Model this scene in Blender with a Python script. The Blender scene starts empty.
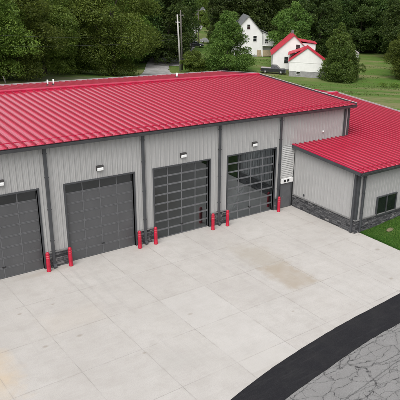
import bpy, math, random
import numpy as np
from mathutils import Vector, Matrix
R = math.radians
random.seed(7)
rng = np.random.default_rng(11)
scene = bpy.context.scene
COL = scene.collection

# ------------------------------------------------------------------ helpers
class MB:
    """collects faces, builds ONE mesh object"""
    def __init__(s): s.v = []; s.f = []; s.t = []; s.sm = []
    def face(s, pts, tone=.5):
        n = len(s.v); s.v += [tuple(p) for p in pts]; s.f.append(tuple(range(n, n+len(pts)))); s.t.append(tone); s.sm.append(False)
    def box(s, x0, x1, y0, y1, z0, z1, tone=.5, M=None):
        c = [(x0,y0,z0),(x1,y0,z0),(x1,y1,z0),(x0,y1,z0),(x0,y0,z1),(x1,y0,z1),(x1,y1,z1),(x0,y1,z1)]
        if M is not None: c = [tuple(M @ Vector(p)) for p in c]
        n = len(s.v); s.v += c
        for q in ((0,3,2,1),(4,5,6,7),(0,1,5,4),(1,2,6,5),(2,3,7,6),(3,0,4,7)):
            s.f.append(tuple(n+i for i in q)); s.t.append(tone); s.sm.append(False)
    def bbox(s, x0, x1, y0, y1, z0, z1, b=.01, M=None):
        """box with bevelled vertical+horizontal edges (8-sided rings)"""
        def ring(z, d):
            return [(x0+d+b,y0+d,z),(x1-d-b,y0+d,z),(x1-d,y0+d+b,z),(x1-d,y1-d-b,z),(x1-d-b,y1-d,z),(x0+d+b,y1-d,z),(x0+d,y1-d-b,z),(x0+d,y0+d+b,z)]
        rs = [ring(z0,b),ring(z0+b,0),ring(z1-b,0),ring(z1,b)]
        s.loft(rs, M)
    def loft(s, rings, M=None, caps=True, smooth=False, tone=.5):
        n = len(s.v); k = len(rings[0])
        for r in rings:
            for p in r: s.v.append(tuple(M @ Vector(p)) if M is not None else tuple(p))
        for i in range(len(rings)-1):
            for j in range(k):
                a = n+i*k+j; b = n+i*k+(j+1)%k
                s.f.append((a,b,b+k,a+k)); s.t.append(tone); s.sm.append(smooth)
        if caps:
            s.f.append(tuple(n+j for j in reversed(range(k)))); s.t.append(tone); s.sm.append(False)
            m = n+(len(rings)-1)*k
            s.f.append(tuple(m+j for j in range(k))); s.t.append(tone); s.sm.append(False)
    def tube(s, pts, rad, n=8, tone=.5, caps=True):
        pts = [Vector(p) for p in pts]
        if not isinstance(rad, (list, tuple)): rad = [rad]*len(pts)
        rings = []
        for i, p in enumerate(pts):
            d = (pts[min(i+1,len(pts)-1)]-pts[max(i-1,0)]).normalized()
            a = Vector((0,0,1)) if abs(d.z) < .9 else Vector((1,0,0))
            u = d.cross(a).normalized(); w = d.cross(u).normalized()
            rings.append([p+(u*math.cos(-2*math.pi*k/n)+w*math.sin(-2*math.pi*k/n))*rad[i] for k in range(n)])
        s.loft(rings, None, caps, True, tone)
    def lathe(s, prof, c=(0,0,0), n=24, tone=.5):
        rings = [[(c[0]+r*math.cos(2*math.pi*k/n), c[1]+r*math.sin(2*math.pi*k/n), c[2]+z) for k in range(n)] for r, z in prof]
        s.loft(rings, None, True, True, tone)
    def prism(s, poly, a, b, axis='y', M=None, tone=.5):
        """extrude a 2D polygon (counter-clockwise seen from -axis) from a to b"""
        def p3(p, t):
            return (p[0],t,p[1]) if axis == 'y' else ((t,p[0],p[1]) if axis == 'x' else (p[0],p[1],t))
        s.loft([[p3(p,a) for p in poly],[p3(p,b) for p in poly]], M, True, False, tone)
    def build(s, name, mat, parent=None, kind=None, loc=None):
        me = bpy.data.meshes.new(name); me.from_pydata(s.v, [], s.f); me.update()
        at = me.attributes.new('tone', 'FLOAT', 'FACE'); at.data.foreach_set('value', s.t)
        me.polygons.foreach_set('use_smooth', s.sm)
        me.materials.append(mat)
        o = bpy.data.objects.new(name, me); COL.objects.link(o)
        if parent is not None: o.parent = parent
        if kind: o['kind'] = kind
        if loc is not None: o.location = loc
        import bmesh
        bm = bmesh.new(); bm.from_mesh(me)
        if not getattr(s, 'raw', False): bmesh.ops.recalc_face_normals(bm, faces=bm.faces)
        bm.to_mesh(me); bm.free()
        return o

def tag(o, label, cat, group=None):
    o['label'] = label; o['category'] = cat
    if group: o['group'] = group
    return o
def thing(name, label, cat, loc=(0,0,0), rz=0, group=None):
    o = bpy.data.objects.new(name, None); COL.objects.link(o); o.empty_display_size = .3
    o.location = loc; o.rotation_euler = (0,0,rz)
    return tag(o, label, cat, group)
def dup(root, loc, rz=0, label=None, scale=None):
    r = root.copy(); COL.objects.link(r); r.location = loc; r.rotation_euler = (0,0,rz)
    if label: r['label'] = label
    if scale: r.scale = scale
    for ch in list(root.children):
        c = ch.copy(); COL.objects.link(c); c.parent = r
        for g in list(ch.children):
            q = g.copy(); COL.objects.link(q); q.parent = c
    return r

# ------------------------------------------------------------------ materials
def newmat(name):
    m = bpy.data.materials.new(name); m.use_nodes = True
    nt = m.node_tree; return m, nt, nt.nodes, nt.links, nt.nodes['Principled BSDF']
def N(nodes, t, **k):
    n = nodes.new(t)
    for a, b in k.items():
        if a in n.inputs: n.inputs[a].default_value = b
        else: setattr(n, a, b)
    return n
def ramp(nodes, links, src, stops):
    r = nodes.new('ShaderNodeValToRGB'); e = r.color_ramp.elements
    while len(e) < len(stops): e.new(.5)
    for q, (p, c) in zip(e, stops): q.position = p; q.color = (c[0],c[1],c[2],1) if hasattr(c,'__len__') else (c,c,c,1)
    links.new(src, r.inputs[0]); return r.outputs[0]
def mixc(nodes, links, fac, a, b, mode='MIX'):
    m = nodes.new('ShaderNodeMix'); m.data_type = 'RGBA'; m.blend_type = mode
    for s, v in ((0,fac),(6,a),(7,b)):
        if hasattr(v, 'is_linked') or isinstance(v, bpy.types.NodeSocket): links.new(v, m.inputs[s])
        else: m.inputs[s].default_value = v if s == 0 else (v[0],v[1],v[2],1)
    return m.outputs[2]
def noise(nodes, links, vec, scale, detail=4, rough=.55, dist=0):
    n = N(nodes, 'ShaderNodeTexNoise'); n.inputs['Scale'].default_value = scale; n.inputs['Detail'].default_value = detail
    n.inputs['Roughness'].default_value = rough; n.inputs['Distortion'].default_value = dist
    links.new(vec, n.inputs['Vector']); return n.outputs['Fac']
def mapping(nodes, links, vec, sc=(1,1,1), rot=(0,0,0), loc=(0,0,0)):
    m = nodes.new('ShaderNodeMapping'); m.inputs['Scale'].default_value = sc; m.inputs['Rotation'].default_value = rot; m.inputs['Location'].default_value = loc
    links.new(vec, m.inputs['Vector']); return m.outputs[0]
def math_(nodes, links, op, a, b=None, c=None):
    m = nodes.new('ShaderNodeMath'); m.operation = op
    for i, v in enumerate((a,b,c)):
        if v is None: continue
        if isinstance(v, bpy.types.NodeSocket): links.new(v, m.inputs[i])
        else: m.inputs[i].default_value = v
    return m.outputs[0]
def bump(nodes, links, h, bsdf, strength=.3, dist=.02):
    b = nodes.new('ShaderNodeBump'); b.inputs['Strength'].default_value = strength; b.inputs['Distance'].default_value = dist
    links.new(h, b.inputs['Height']); links.new(b.outputs[0], bsdf.inputs['Normal'])

def plain(name, c, rough=.5, metal=0, var=.12, scale=3, spec=.5, streak=None, bmp=0, c2=None):
    """painted / plain material with slight mottling and weathering"""
    m, nt, nd, lk, b = newmat(name)
    tc = nd.new('ShaderNodeTexCoord').outputs['Object']
    if streak: vec = mapping(nd, lk, tc, streak)
    else: vec = tc
    n = noise(nd, lk, vec, scale, 5)
    lo = tuple(x*(1-var) for x in c) if c2 is None else c2; hi = tuple(min(1,x*(1+var)) for x in c)
    lk.new(ramp(nd, lk, n, [(.3,lo),(.7,hi)]), b.inputs['Base Color'])
    lk.new(ramp(nd, lk, noise(nd, lk, vec, scale*2.3, 3), [(.3,max(0,rough-.06)),(.7,min(1,rough+.08))]), b.inputs['Roughness'])
    b.inputs['Metallic'].default_value = metal; b.inputs['Specular IOR Level'].default_value = spec
    if bmp: bump(nd, lk, noise(nd, lk, tc, 60, 3), b, bmp, .01)
    return m

M = {}
# red painted steel roof
def roof_mat(name, rough):
    m, nt, nd, lk, b = newmat(name)
    tc = nd.new('ShaderNodeTexCoord').outputs['Object']
    n = noise(nd, lk, mapping(nd, lk, tc, (2.2,.35,1)), 1.4, 5)
    f = noise(nd, lk, tc, .25, 3)
    c = ramp(nd, lk, n, [(.3,(.44,.009,.045)),(.7,(.53,.014,.062))])
    c = mixc(nd, lk, math_(nd, lk, 'MULTIPLY', f, .3), c, (.56,.06,.12))
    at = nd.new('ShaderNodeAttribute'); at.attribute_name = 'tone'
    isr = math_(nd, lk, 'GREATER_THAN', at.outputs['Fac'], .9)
    c = mixc(nd, lk, isr, c, (.25,.003,.022))  # shade on the seam ribs is painted in as a darker crimson
    lk.new(c, b.inputs['Base Color'])
    # per sheet difference in gloss, water marks
    wn = nd.new('ShaderNodeTexWhiteNoise'); wn.noise_dimensions = '1D'
    sx = nd.new('ShaderNodeSeparateXYZ'); lk.new(tc, sx.inputs[0])
    lk.new(math_(nd, lk, 'FLOOR', math_(nd, lk, 'DIVIDE', sx.outputs[0], .457)), wn.inputs['W'])
    rr = math_(nd, lk, 'ADD', math_(nd, lk, 'MULTIPLY', n, .16), math_(nd, lk, 'ADD', math_(nd, lk, 'MULTIPLY', wn.outputs['Value'], .05), rough-.1))
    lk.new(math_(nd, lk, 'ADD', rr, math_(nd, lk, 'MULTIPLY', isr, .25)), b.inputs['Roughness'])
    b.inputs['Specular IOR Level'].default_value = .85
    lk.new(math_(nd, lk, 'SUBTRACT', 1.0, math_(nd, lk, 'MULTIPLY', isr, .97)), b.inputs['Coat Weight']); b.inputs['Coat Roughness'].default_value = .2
    bump(nd, lk, noise(nd, lk, mapping(nd, lk, tc, (1.2,.35,1)), .9, 2), b, .12, .03)
    return m
M['roof'] = roof_mat('red_painted_steel', .27)
M['red_trim'] = plain('red_trim_steel', (.40,.007,.045), .4, var=.15, scale=1.5)
M['galv'] = plain('pale_trim_steel', (.34,.31,.315), .45, var=.12, scale=2)
M['dark_trim'] = plain('charcoal_trim_steel', (.050,.053,.058), .45, var=.2, scale=1.5)
# grey ribbed wall
m, nt, nd, lk, b = newmat('grey_wall_steel')
tc = nd.new('ShaderNodeTexCoord').outputs['Object']
n1 = noise(nd, lk, mapping(nd, lk, tc, (1.6,1.6,.25)), 2, 5); n2 = noise(nd, lk, tc, .35, 3)
c = ramp(nd, lk, n1, [(.28,(.335,.335,.332)),(.72,(.365,.365,.362))])
c = mixc(nd, lk, ramp(nd, lk, n2, [(.5,0),(.8,.3)]), c, (.32,.318,.31))
lk.new(c, b.inputs['Base Color']); b.inputs['Roughness'].default_value = .5
bump(nd, lk, noise(nd, lk, mapping(nd, lk, tc, (1,1,.3)), 1.5, 2), b, .15, .02)
M['wall'] = m
# stone
m, nt, nd, lk, b = newmat('dark_ledgestone')
tc = nd.new('ShaderNodeTexCoord').outputs['Object']
at = nd.new('ShaderNodeAttribute'); at.attribute_name = 'tone'
c = ramp(nd, lk, at.outputs['Fac'], [(0,(.035,.036,.040)),(.35,(.075,.076,.082)),(.7,(.13,.13,.135)),(1,(.24,.235,.23))])
c = mixc(nd, lk, .5, c, ramp(nd, lk, noise(nd, lk, tc, 14, 6), [(.3,.3),(.7,.9)]), 'MULTIPLY')
lk.new(c, b.inputs['Base Color']); b.inputs['Roughness'].default_value = .85
bump(nd, lk, noise(nd, lk, tc, 30, 5), b, .8, .02)
M['stone'] = m
M['mortar'] = plain('dark_mortar', (.05,.05,.052), .95, var=.2, scale=9)
M['cap'] = plain('stone_cap', (.17,.17,.168), .8, var=.2, scale=4, bmp=.3)
M['door_panel'] = plain('charcoal_door_panel', (.076,.078,.082), .32, var=.09, scale=1.4, streak=(1,1,.4))
M['door_frame'] = plain('grey_door_rail', (.105,.108,.114), .42, var=.12, scale=3)
M['alu'] = plain('dark_anodised_rail', (.135,.139,.146), .4, var=.15, scale=3)
M['seal'] = plain('black_rubber', (.012,.012,.013), .7, var=.2, scale=6)
def glass_mat(name, tint=(.8,.84,.85), refl=.16, rough=.02):
    m, nt, nd, lk, b = newmat(name)
    out = nd['Material Output']
    tr = nd.new('ShaderNodeBsdfTransparent'); tr.inputs[0].default_value = (*tint,1)
    gl = nd.new('ShaderNodeBsdfGlossy'); gl.inputs['Roughness'].default_value = rough; gl.inputs[0].default_value = (.9,.92,.95,1)
    fr = nd.new('ShaderNodeFresnel'); fr.inputs[0].default_value = 1.5
    tcx = nd.new('ShaderNodeTexCoord').outputs['Object']
    bp = nd.new('ShaderNodeBump'); bp.inputs['Strength'].default_value = .03; bp.inputs['Distance'].default_value = .03
    lk.new(noise(nd, lk, tcx, 1.7, 2), bp.inputs['Height']); lk.new(bp.outputs[0], gl.inputs['Normal'])
    mx = nd.new('ShaderNodeMixShader')
    lk.new(math_(nd, lk, 'MAXIMUM', math_(nd, lk, 'MULTIPLY', fr.outputs[0], .85), refl), mx.inputs[0])
    lk.new(tr.outputs[0], mx.inputs[1]); lk.new(gl.outputs[0], mx.inputs[2])
    # film of dust
    df = nd.new('ShaderNodeBsdfDiffuse'); df.inputs[0].default_value = (.25,.25,.24,1)
    m2 = nd.new('ShaderNodeMixShader'); lk.new(ramp(nd, lk, noise(nd, lk, tcx, 2.5, 5), [(.35,.01),(.75,.04)]), m2.inputs[0])
    lk.new(mx.outputs[0], m2.inputs[1]); lk.new(df.outputs[0], m2.inputs[2]); lk.new(m2.outputs[0], out.inputs[0])
    return m
M['glass'] = glass_mat('door_glass', refl=.03)
M['dark_glass'] = plain('dark_window_glass', (.010,.012,.014), .06, var=.3, scale=2, spec=.8)
M['bollard'] = plain('red_bollard_plastic', (.41,.006,.030), .45, var=.22, scale=4)
M['bollard_band'] = plain('bollard_reflective_band', (.62,.12,.14), .35, var=.1, scale=4)
M['lamp_house'] = plain('bronze_lamp_housing', (.045,.043,.042), .45, var=.2, scale=5)
M['lens'] = plain('lamp_lens', (.74,.75,.74), .18, var=.05, scale=6)
M['white_paint'] = plain('white_paint', (.74,.74,.73), .5, var=.05, scale=2)
M['louver'] = plain('pale_grey_louver', (.47,.47,.46), .5, var=.1, scale=2)
M['pvc'] = plain('white_vent_pipe', (.72,.72,.70), .4, var=.06, scale=5)
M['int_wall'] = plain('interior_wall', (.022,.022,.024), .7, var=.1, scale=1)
M['int_floor'] = plain('interior_floor', (.09,.09,.089), .35, var=.2, scale=.6)

# concrete apron
m, nt, nd, lk, b = newmat('apron_concrete')
tc = nd.new('ShaderNodeTexCoord').outputs['Object']
sx = nd.new('ShaderNodeSeparateXYZ'); lk.new(tc, sx.inputs[0]); X, Y = sx.outputs[0], sx.outputs[1]
ux = math_(nd, lk, 'DIVIDE', X, 2.75); uy = math_(nd, lk, 'DIVIDE', Y, 3.3)
cx = nd.new('ShaderNodeCombineXYZ'); lk.new(math_(nd, lk, 'FLOOR', ux), cx.inputs[0]); lk.new(math_(nd, lk, 'FLOOR', uy), cx.inputs[1])
wn = nd.new('ShaderNodeTexWhiteNoise'); wn.noise_dimensions = '2D'; lk.new(cx.outputs[0], wn.inputs['Vector'])
# broad slab groups (3 lanes wide)
wn2 = nd.new('ShaderNodeTexWhiteNoise'); wn2.noise_dimensions = '1D'; lk.new(math_(nd, lk, 'FLOOR', math_(nd, lk, 'DIVIDE', math_(nd, lk, 'ADD', X, 2.75), 5.5)), wn2.inputs['W'])
big = noise(nd, lk, tc, .22, 5, .6); mid = noise(nd, lk, tc, 1.3, 6, .65); fine = noise(nd, lk, tc, 26, 4, .7)
sweep = noise(nd, lk, mapping(nd, lk, tc, (1,9,1)), .8, 4)
c = ramp(nd, lk, big, [(.3,(.360,.340,.320)),(.7,(.440,.420,.398))])
c = mixc(nd, lk, math_(nd, lk, 'MULTIPLY', wn.outputs['Value'], .22), c, (.47,.46,.445))
c = mixc(nd, lk, math_(nd, lk, 'MULTIPLY', wn2.outputs['Value'], .12), c, (.455,.44,.42))
c = mixc(nd, lk, ramp(nd, lk, mid, [(.44,.0),(.68,.5)]), c, (.335,.315,.29))
tyre = noise(nd, lk, mapping(nd, lk, tc, (2.4,.12,1)), 1, 5, .6)
c = mixc(nd, lk, math_(nd, lk, 'MULTIPLY', ramp(nd, lk, tyre, [(.52,0),(.72,.45)]), ramp(nd, lk, noise(nd, lk, tc, .18, 3), [(.4,0),(.6,1)])), c, (.30,.29,.275))
spk = noise(nd, lk, tc, 5.5, 3, .5)
c = mixc(nd, lk, ramp(nd, lk, spk, [(.68,0),(.76,.5)]), c, (.33,.30,.265))
c = mixc(nd, lk, ramp(nd, lk, fine, [(.38,.38),(.56,0)]), c, (.28,.27,.255))
c = mixc(nd, lk, ramp(nd, lk, sweep, [(.5,0),(.8,.2)]), c, (.495,.485,.47))
def blob(cxp, cyp, rx, ry, rot, lo, hi, nz=.35):
    v = mapping(nd, lk, tc, (1,1,1), (0,0,0), (-cxp,-cyp,0))
    v = mapping(nd, lk, v, (1/rx,1/ry,0), (0,0,0))
    if rot:
        v0 = mapping(nd, lk, tc, (1,1,1), (0,0,0), (-cxp,-cyp,0)); v1 = mapping(nd, lk, v0, (1,1,1), (0,0,rot)); v = mapping(nd, lk, v1, (1/rx,1/ry,0))
    ln = nd.new('ShaderNodeVectorMath'); ln.operation = 'LENGTH'; lk.new(v, ln.inputs[0])
    dd = math_(nd, lk, 'ADD', ln.outputs['Value'], math_(nd, lk, 'MULTIPLY', math_(nd, lk, 'SUBTRACT', noise(nd, lk, tc, 1.1, 5, .65), .5), nz*4))
    return ramp(nd, lk, dd, [(lo,1),(hi,0)])
def rect(x0, x1, y0, y1, soft=.12, nz=.3):
    nn = math_(nd, lk, 'MULTIPLY', math_(nd, lk, 'SUBTRACT', noise(nd, lk, tc, 2.2, 5, .6), .5), nz)
    a = math_(nd, lk, 'ABSOLUTE', math_(nd, lk, 'SUBTRACT', X, (x0+x1)/2)); a = math_(nd, lk, 'SUBTRACT', a, (x1-x0)/2)
    d_ = math_(nd, lk, 'ABSOLUTE', math_(nd, lk, 'SUBTRACT', Y, (y0+y1)/2)); d_ = math_(nd, lk, 'SUBTRACT', d_, (y1-y0)/2)
    q = math_(nd, lk, 'ADD', math_(nd, lk, 'MAXIMUM', a, d_), nn)
    return ramp(nd, lk, math_(nd, lk, 'ADD', q, .5), [(.5-soft,1),(.5+soft,0)])
# brown dried puddle, orange iron stain, grey stains
st = math_(nd, lk, 'MULTIPLY', math_(nd, lk, 'MULTIPLY', rect(9.1,10.98,-9.75,-6.7,.28,1.1), ramp(nd, lk, noise(nd, lk, tc, .9, 4), [(.3,.55),(.6,1)])), .68)
c = mixc(nd, lk, st, c, (.29,.242,.18))
c = mixc(nd, lk, math_(nd, lk, 'MULTIPLY', blob(10.2,-5.4,1.5,2.6,0,.35,1.1), .5), c, (.30,.268,.215))
c = mixc(nd, lk, math_(nd, lk, 'MULTIPLY', blob(-5.9,-7.6,1.5,2.9,0,.2,1.25), .6), c, (.47,.36,.23))
for bx_, by_, br_ in ((-3.24,-7.23,.16),(-1.71,-7.28,.17),(-.06,-10.2,.13),(-3.2,-3.9,.12),(-1.6,-3.9,.11),(17.0,-8.9,.22),(14.6,-12,.18),(3.3,-8.6,.15),(7.6,-11.4,.12)):
    c = mixc(nd, lk, math_(nd, lk, 'MULTIPLY', blob(bx_,by_,br_*1.1,br_*.8,0,.3,1.1,.3), .5), c, (.20,.17,.125))
c = mixc(nd, lk, math_(nd, lk, 'MULTIPLY', blob(-0.6,-.4,2.2,.35,0,.2,1.1), .45), c, (.30,.27,.22))
c = mixc(nd, lk, math_(nd, lk, 'MULTIPLY', blob(5.4,-.6,1.0,.4,0,.2,1.1), .35), c, (.30,.27,.22))
c = mixc(nd, lk, math_(nd, lk, 'MULTIPLY', blob(.6,-11.6,1.3,.9,0,.3,1.2), .35), c, (.36,.35,.33))
c = mixc(nd, lk, math_(nd, lk, 'MULTIPLY', rect(2.8,5.0,-14.6,-13.0,.06,.1), .3), c, (.41,.39,.36))
c = mixc(nd, lk, math_(nd, lk, 'MULTIPLY', rect(-2.7,0,-6.6,-4.9,.4,.8), .12), c, (.50,.43,.34))
c = mixc(nd, lk, math_(nd, lk, 'MULTIPLY', rect(1.4,2.7,-14.2,-4.2,.05,.05), .16), c, (.40,.385,.36))
c = mixc(nd, lk, math_(nd, lk, 'MULTIPLY', rect(2.75,5.5,-14.2,-6.6,.02,.02), .2), c, (.495,.485,.47))
# sawn joints
def jl(u, w, off=0):
    fr = math_(nd, lk, 'FRACT', math_(nd, lk, 'ADD', u, off)); k = math_(nd, lk, 'ABSOLUTE', math_(nd, lk, 'SUBTRACT', fr, .5))
    return math_(nd, lk, 'GREATER_THAN', k, .5-w)
wob = math_(nd, lk, 'MULTIPLY', math_(nd, lk, 'SUBTRACT', noise(nd, lk, tc, 3, 3), .5), .006)
jx = jl(math_(nd, lk, 'ADD', ux, wob), .0050); jy = jl(math_(nd, lk, 'ADD', uy, wob), .0038)
jj = math_(nd, lk, 'MAXIMUM', jx, jy)
jd = math_(nd, lk, 'MAXIMUM', jl(math_(nd, lk, 'ADD', ux, wob), .022), jl(math_(nd, lk, 'ADD', uy, wob), .017))
c = mixc(nd, lk, math_(nd, lk, 'MULTIPLY', jd, ramp(nd, lk, mid, [(.45,0),(.7,.35)])), c, (.30,.28,.25))
jf = math_(nd, lk, 'MULTIPLY', jj, ramp(nd, lk, noise(nd, lk, tc, .5, 4), [(.35,.06),(.62,.50)]))
c = mixc(nd, lk, jf, c, (.17,.165,.155))
# fine hair cracks
vo = N(nd, 'ShaderNodeTexVoronoi'); vo.feature = 'DISTANCE_TO_EDGE'; vo.inputs['Scale'].default_value = .22
vd = nd.new('ShaderNodeVectorMath'); vd.operation = 'ADD'; nz = N(nd, 'ShaderNodeTexNoise'); nz.inputs['Scale'].default_value = 1.5; nz.inputs['Detail'].default_value = 5; lk.new(tc, nz.inputs['Vector'])
lk.new(tc, vd.inputs[0]); lk.new(nz.outputs['Color'], vd.inputs[1]); lk.new(vd.outputs[0], vo.inputs['Vector'])
c = mixc(nd, lk, ramp(nd, lk, vo.outputs['Distance'], [(0,.10),(.003,0)]), c, (.25,.24,.22))
lk.new(c, b.inputs['Base Color'])
lk.new(ramp(nd, lk, mid, [(.3,.72),(.7,.9)]), b.inputs['Roughness'])
h = math_(nd, lk, 'SUBTRACT', fine, math_(nd, lk, 'MULTIPLY', jj, 1.2)); bump(nd, lk, h, b, .35, .01)
M['concrete'] = m

# asphalt
m, nt, nd, lk, b = newmat('new_asphalt')
tc = nd.new('ShaderNodeTexCoord').outputs['Object']
n = noise(nd, lk, tc, .9, 6, .65); f = noise(nd, lk, tc, 40, 4, .75)
c = ramp(nd, lk, f, [(.3,(.008,.008,.010)),(.55,(.015,.015,.018)),(.8,(.042,.042,.045))])
c = mixc(nd, lk, ramp(nd, lk, n, [(.45,0),(.8,.35)]), c, (.04,.039,.038))
c = mixc(nd, lk, ramp(nd, lk, noise(nd, lk, mapping(nd, lk, tc, (.5,5,1)), 1.2, 5), [(.55,0),(.75,.2)]), c, (.06,.06,.06))
lk.new(c, b.inputs['Base Color']); b.inputs['Roughness'].default_value = .92; b.inputs['Specular IOR Level'].default_value = .22; bump(nd, lk, f, b, .9, .02)
M['asphalt_new'] = m
m, nt, nd, lk, b = newmat('cracked_old_asphalt')
tc = nd.new('ShaderNodeTexCoord').outputs['Object']
n = noise(nd, lk, tc, .7, 6, .6); f = noise(nd, lk, tc, 38, 4, .75); n3 = noise(nd, lk, tc, 4, 5, .6)
c = ramp(nd, lk, f, [(.3,(.14,.138,.137)),(.6,(.235,.233,.23)),(.85,(.37,.365,.36))])
c = mixc(nd, lk, ramp(nd, lk, n, [(.3,0),(.75,.55)]), c, (.155,.152,.15))
nz = N(nd, 'ShaderNodeTexNoise'); nz.inputs['Scale'].default_value = 1.6; nz.inputs['Detail'].default_value = 6; nz.inputs['Roughness'].default_value = .62; lk.new(tc, nz.inputs['Vector'])
def cracks(sc, rot, stretch, w, seed, warp=.6):
    s_ = nd.new('ShaderNodeVectorMath'); s_.operation = 'SCALE'; s_.inputs['Scale'].default_value = warp; lk.new(nz.outputs['Color'], s_.inputs[0])
    a_ = nd.new('ShaderNodeVectorMath'); lk.new(tc, a_.inputs[0]); lk.new(s_.outputs[0], a_.inputs[1])
    v = N(nd, 'ShaderNodeTexVoronoi'); v.feature = 'DISTANCE_TO_EDGE'; v.inputs['Scale'].default_value = sc; v.inputs['Randomness'].default_value = 1
    lk.new(mapping(nd, lk, mapping(nd, lk, a_.outputs[0], (1,1,1), (0,0,rot), (seed,seed*.7,0)), stretch), v.inputs['Vector'])
    return ramp(nd, lk, v.outputs['Distance'], [(0,1),(w*.5,.9),(w,0)])
k1 = cracks(.95, .15, (.62,1.7,1), .013, 3.1, .45); k2 = cracks(.30, -.1, (.6,2.1,1), .010, 9.4, .5); k3 = cracks(2.0, .2, (1,1,1), .028, 5.2, .4)
k3 = math_(nd, lk, 'MULTIPLY', k3, ramp(nd, lk, noise(nd, lk, tc, .45, 3), [(.40,0),(.55,.75)]))
kk = math_(nd, lk, 'MAXIMUM', math_(nd, lk, 'MAXIMUM', k1, k2), k3)
halo = cracks(.95, .15, (.62,1.7,1), .10, 3.1, .45)
c = mixc(nd, lk, math_(nd, lk, 'MULTIPLY', halo, .18), c, (.12,.118,.115))
c = mixc(nd, lk, math_(nd, lk, 'MULTIPLY', kk, ramp(nd, lk, n3, [(.38,.05),(.6,.92)])), c, (.018,.018,.019))
# paving seams between lanes
sx = nd.new('ShaderNodeSeparateXYZ'); lk.new(mapping(nd, lk, tc, (1,1,1), (0,0,-.10)), sx.inputs[0])
sm = math_(nd, lk, 'ABSOLUTE', math_(nd, lk, 'SUBTRACT', math_(nd, lk, 'ADD', sx.outputs[1], math_(nd, lk, 'MULTIPLY', n3, .12)), -18.1))
c = mixc(nd, lk, ramp(nd, lk, sm, [(0,.6),(.02,.5),(.035,0)]), c, (.05,.05,.05))
lk.new(c, b.inputs['Base Color']); b.inputs['Roughness'].default_value = .9
bump(nd, lk, math_(nd, lk, 'SUBTRACT', f, math_(nd, lk, 'MULTIPLY', kk, 1.5)), b, .7, .015)
M['asphalt_old'] = m
# gravel
m, nt, nd, lk, b = newmat('grey_gravel')
tc = nd.new('ShaderNodeTexCoord').outputs['Object']
c = ramp(nd, lk, noise(nd, lk, tc, .9, 6, .7), [(.3,(.19,.185,.18)),(.7,(.34,.335,.33))])
c = mixc(nd, lk, ramp(nd, lk, noise(nd, lk, mapping(nd, lk, tc, (1,.3,1), (0,0,.6)), .8, 4), [(.5,0),(.75,.5)]), c, (.12,.125,.09))
lk.new(c, b.inputs['Base Color']); b.inputs['Roughness'].default_value = .95
M['gravel'] = m
# grass ground
def blobm(nd, lk, tc, x, y, rx, ry):
    v = mapping(nd, lk, mapping(nd, lk, tc, (1,1,1), (0,0,0), (-x,-y,0)), (1/rx,1/ry,0))
    ln = nd.new('ShaderNodeVectorMath'); ln.operation = 'LENGTH'; lk.new(v, ln.inputs[0])
    q = math_(nd, lk, 'ADD', ln.outputs['Value'], math_(nd, lk, 'MULTIPLY', math_(nd, lk, 'SUBTRACT', noise(nd, lk, tc, .4, 7, .7), .5), 2.2))
    return ramp(nd, lk, q, [(.45,.65),(.85,0)])
def grass_mat(name, lush):
    m, nt, nd, lk, b = newmat(name)
    tc = nd.new('ShaderNodeTexCoord').outputs['Object']
    n = noise(nd, lk, tc, .06, 5, .6); n2 = noise(nd, lk, tc, .5, 6, .65); n3 = noise(nd, lk, tc, 5, 5, .7)
    c = ramp(nd, lk, n, [(.35,(.062,.142,.018)),(.55,(.082,.170,.024)),(.7,(.125,.175,.040))])
    c = mixc(nd, lk, ramp(nd, lk, n2, [(.4,0),(.72,.65)]), c, (.135,.140,.052))
    c = mixc(nd, lk, ramp(nd, lk, n3, [(.3,.6),(.6,0)]), c, (.030,.055,.012))
    if lush: c = mixc(nd, lk, .6, c, (.045,.105,.016))
    else:
        vv = mapping(nd, lk, mapping(nd, lk, tc, (1,1,1), (0,0,.747)), (.10,.022,1) if False else (.035,.10,1))
        bandn = noise(nd, lk, vv, 1, 8, .68, .6)
        c = mixc(nd, lk, ramp(nd, lk, bandn, [(.47,0),(.58,.75)]), c, (.190,.175,.085))
        vv2 = mapping(nd, lk, mapping(nd, lk, tc, (1,1,1), (0,0,.747)), (.05,.13,1), (0,0,0), (13,4,0))
        c = mixc(nd, lk, ramp(nd, lk, noise(nd, lk, vv2, 1, 8, .7, .5), [(.56,0),(.68,.45)]), c, (.040,.075,.018))
        c = mixc(nd, lk, ramp(nd, lk, noise(nd, lk, tc, 1.8, 6, .7), [(.5,0),(.7,.5)]), c, (.045,.075,.016))
        mud = blobm(nd, lk, tc, 30, 61, 16, 8)
        c = mixc(nd, lk, mud, c, (.10,.095,.070))
    lk.new(c, b.inputs['Base Color']); b.inputs['Roughness'].default_value = .95; b.inputs['Specular IOR Level'].default_value = .15
    bump(nd, lk, n3, b, .8, .12)
    return m
M['grass'] = grass_mat('meadow_grass', False); M['lawn'] = grass_mat('lush_lawn', True)
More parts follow.
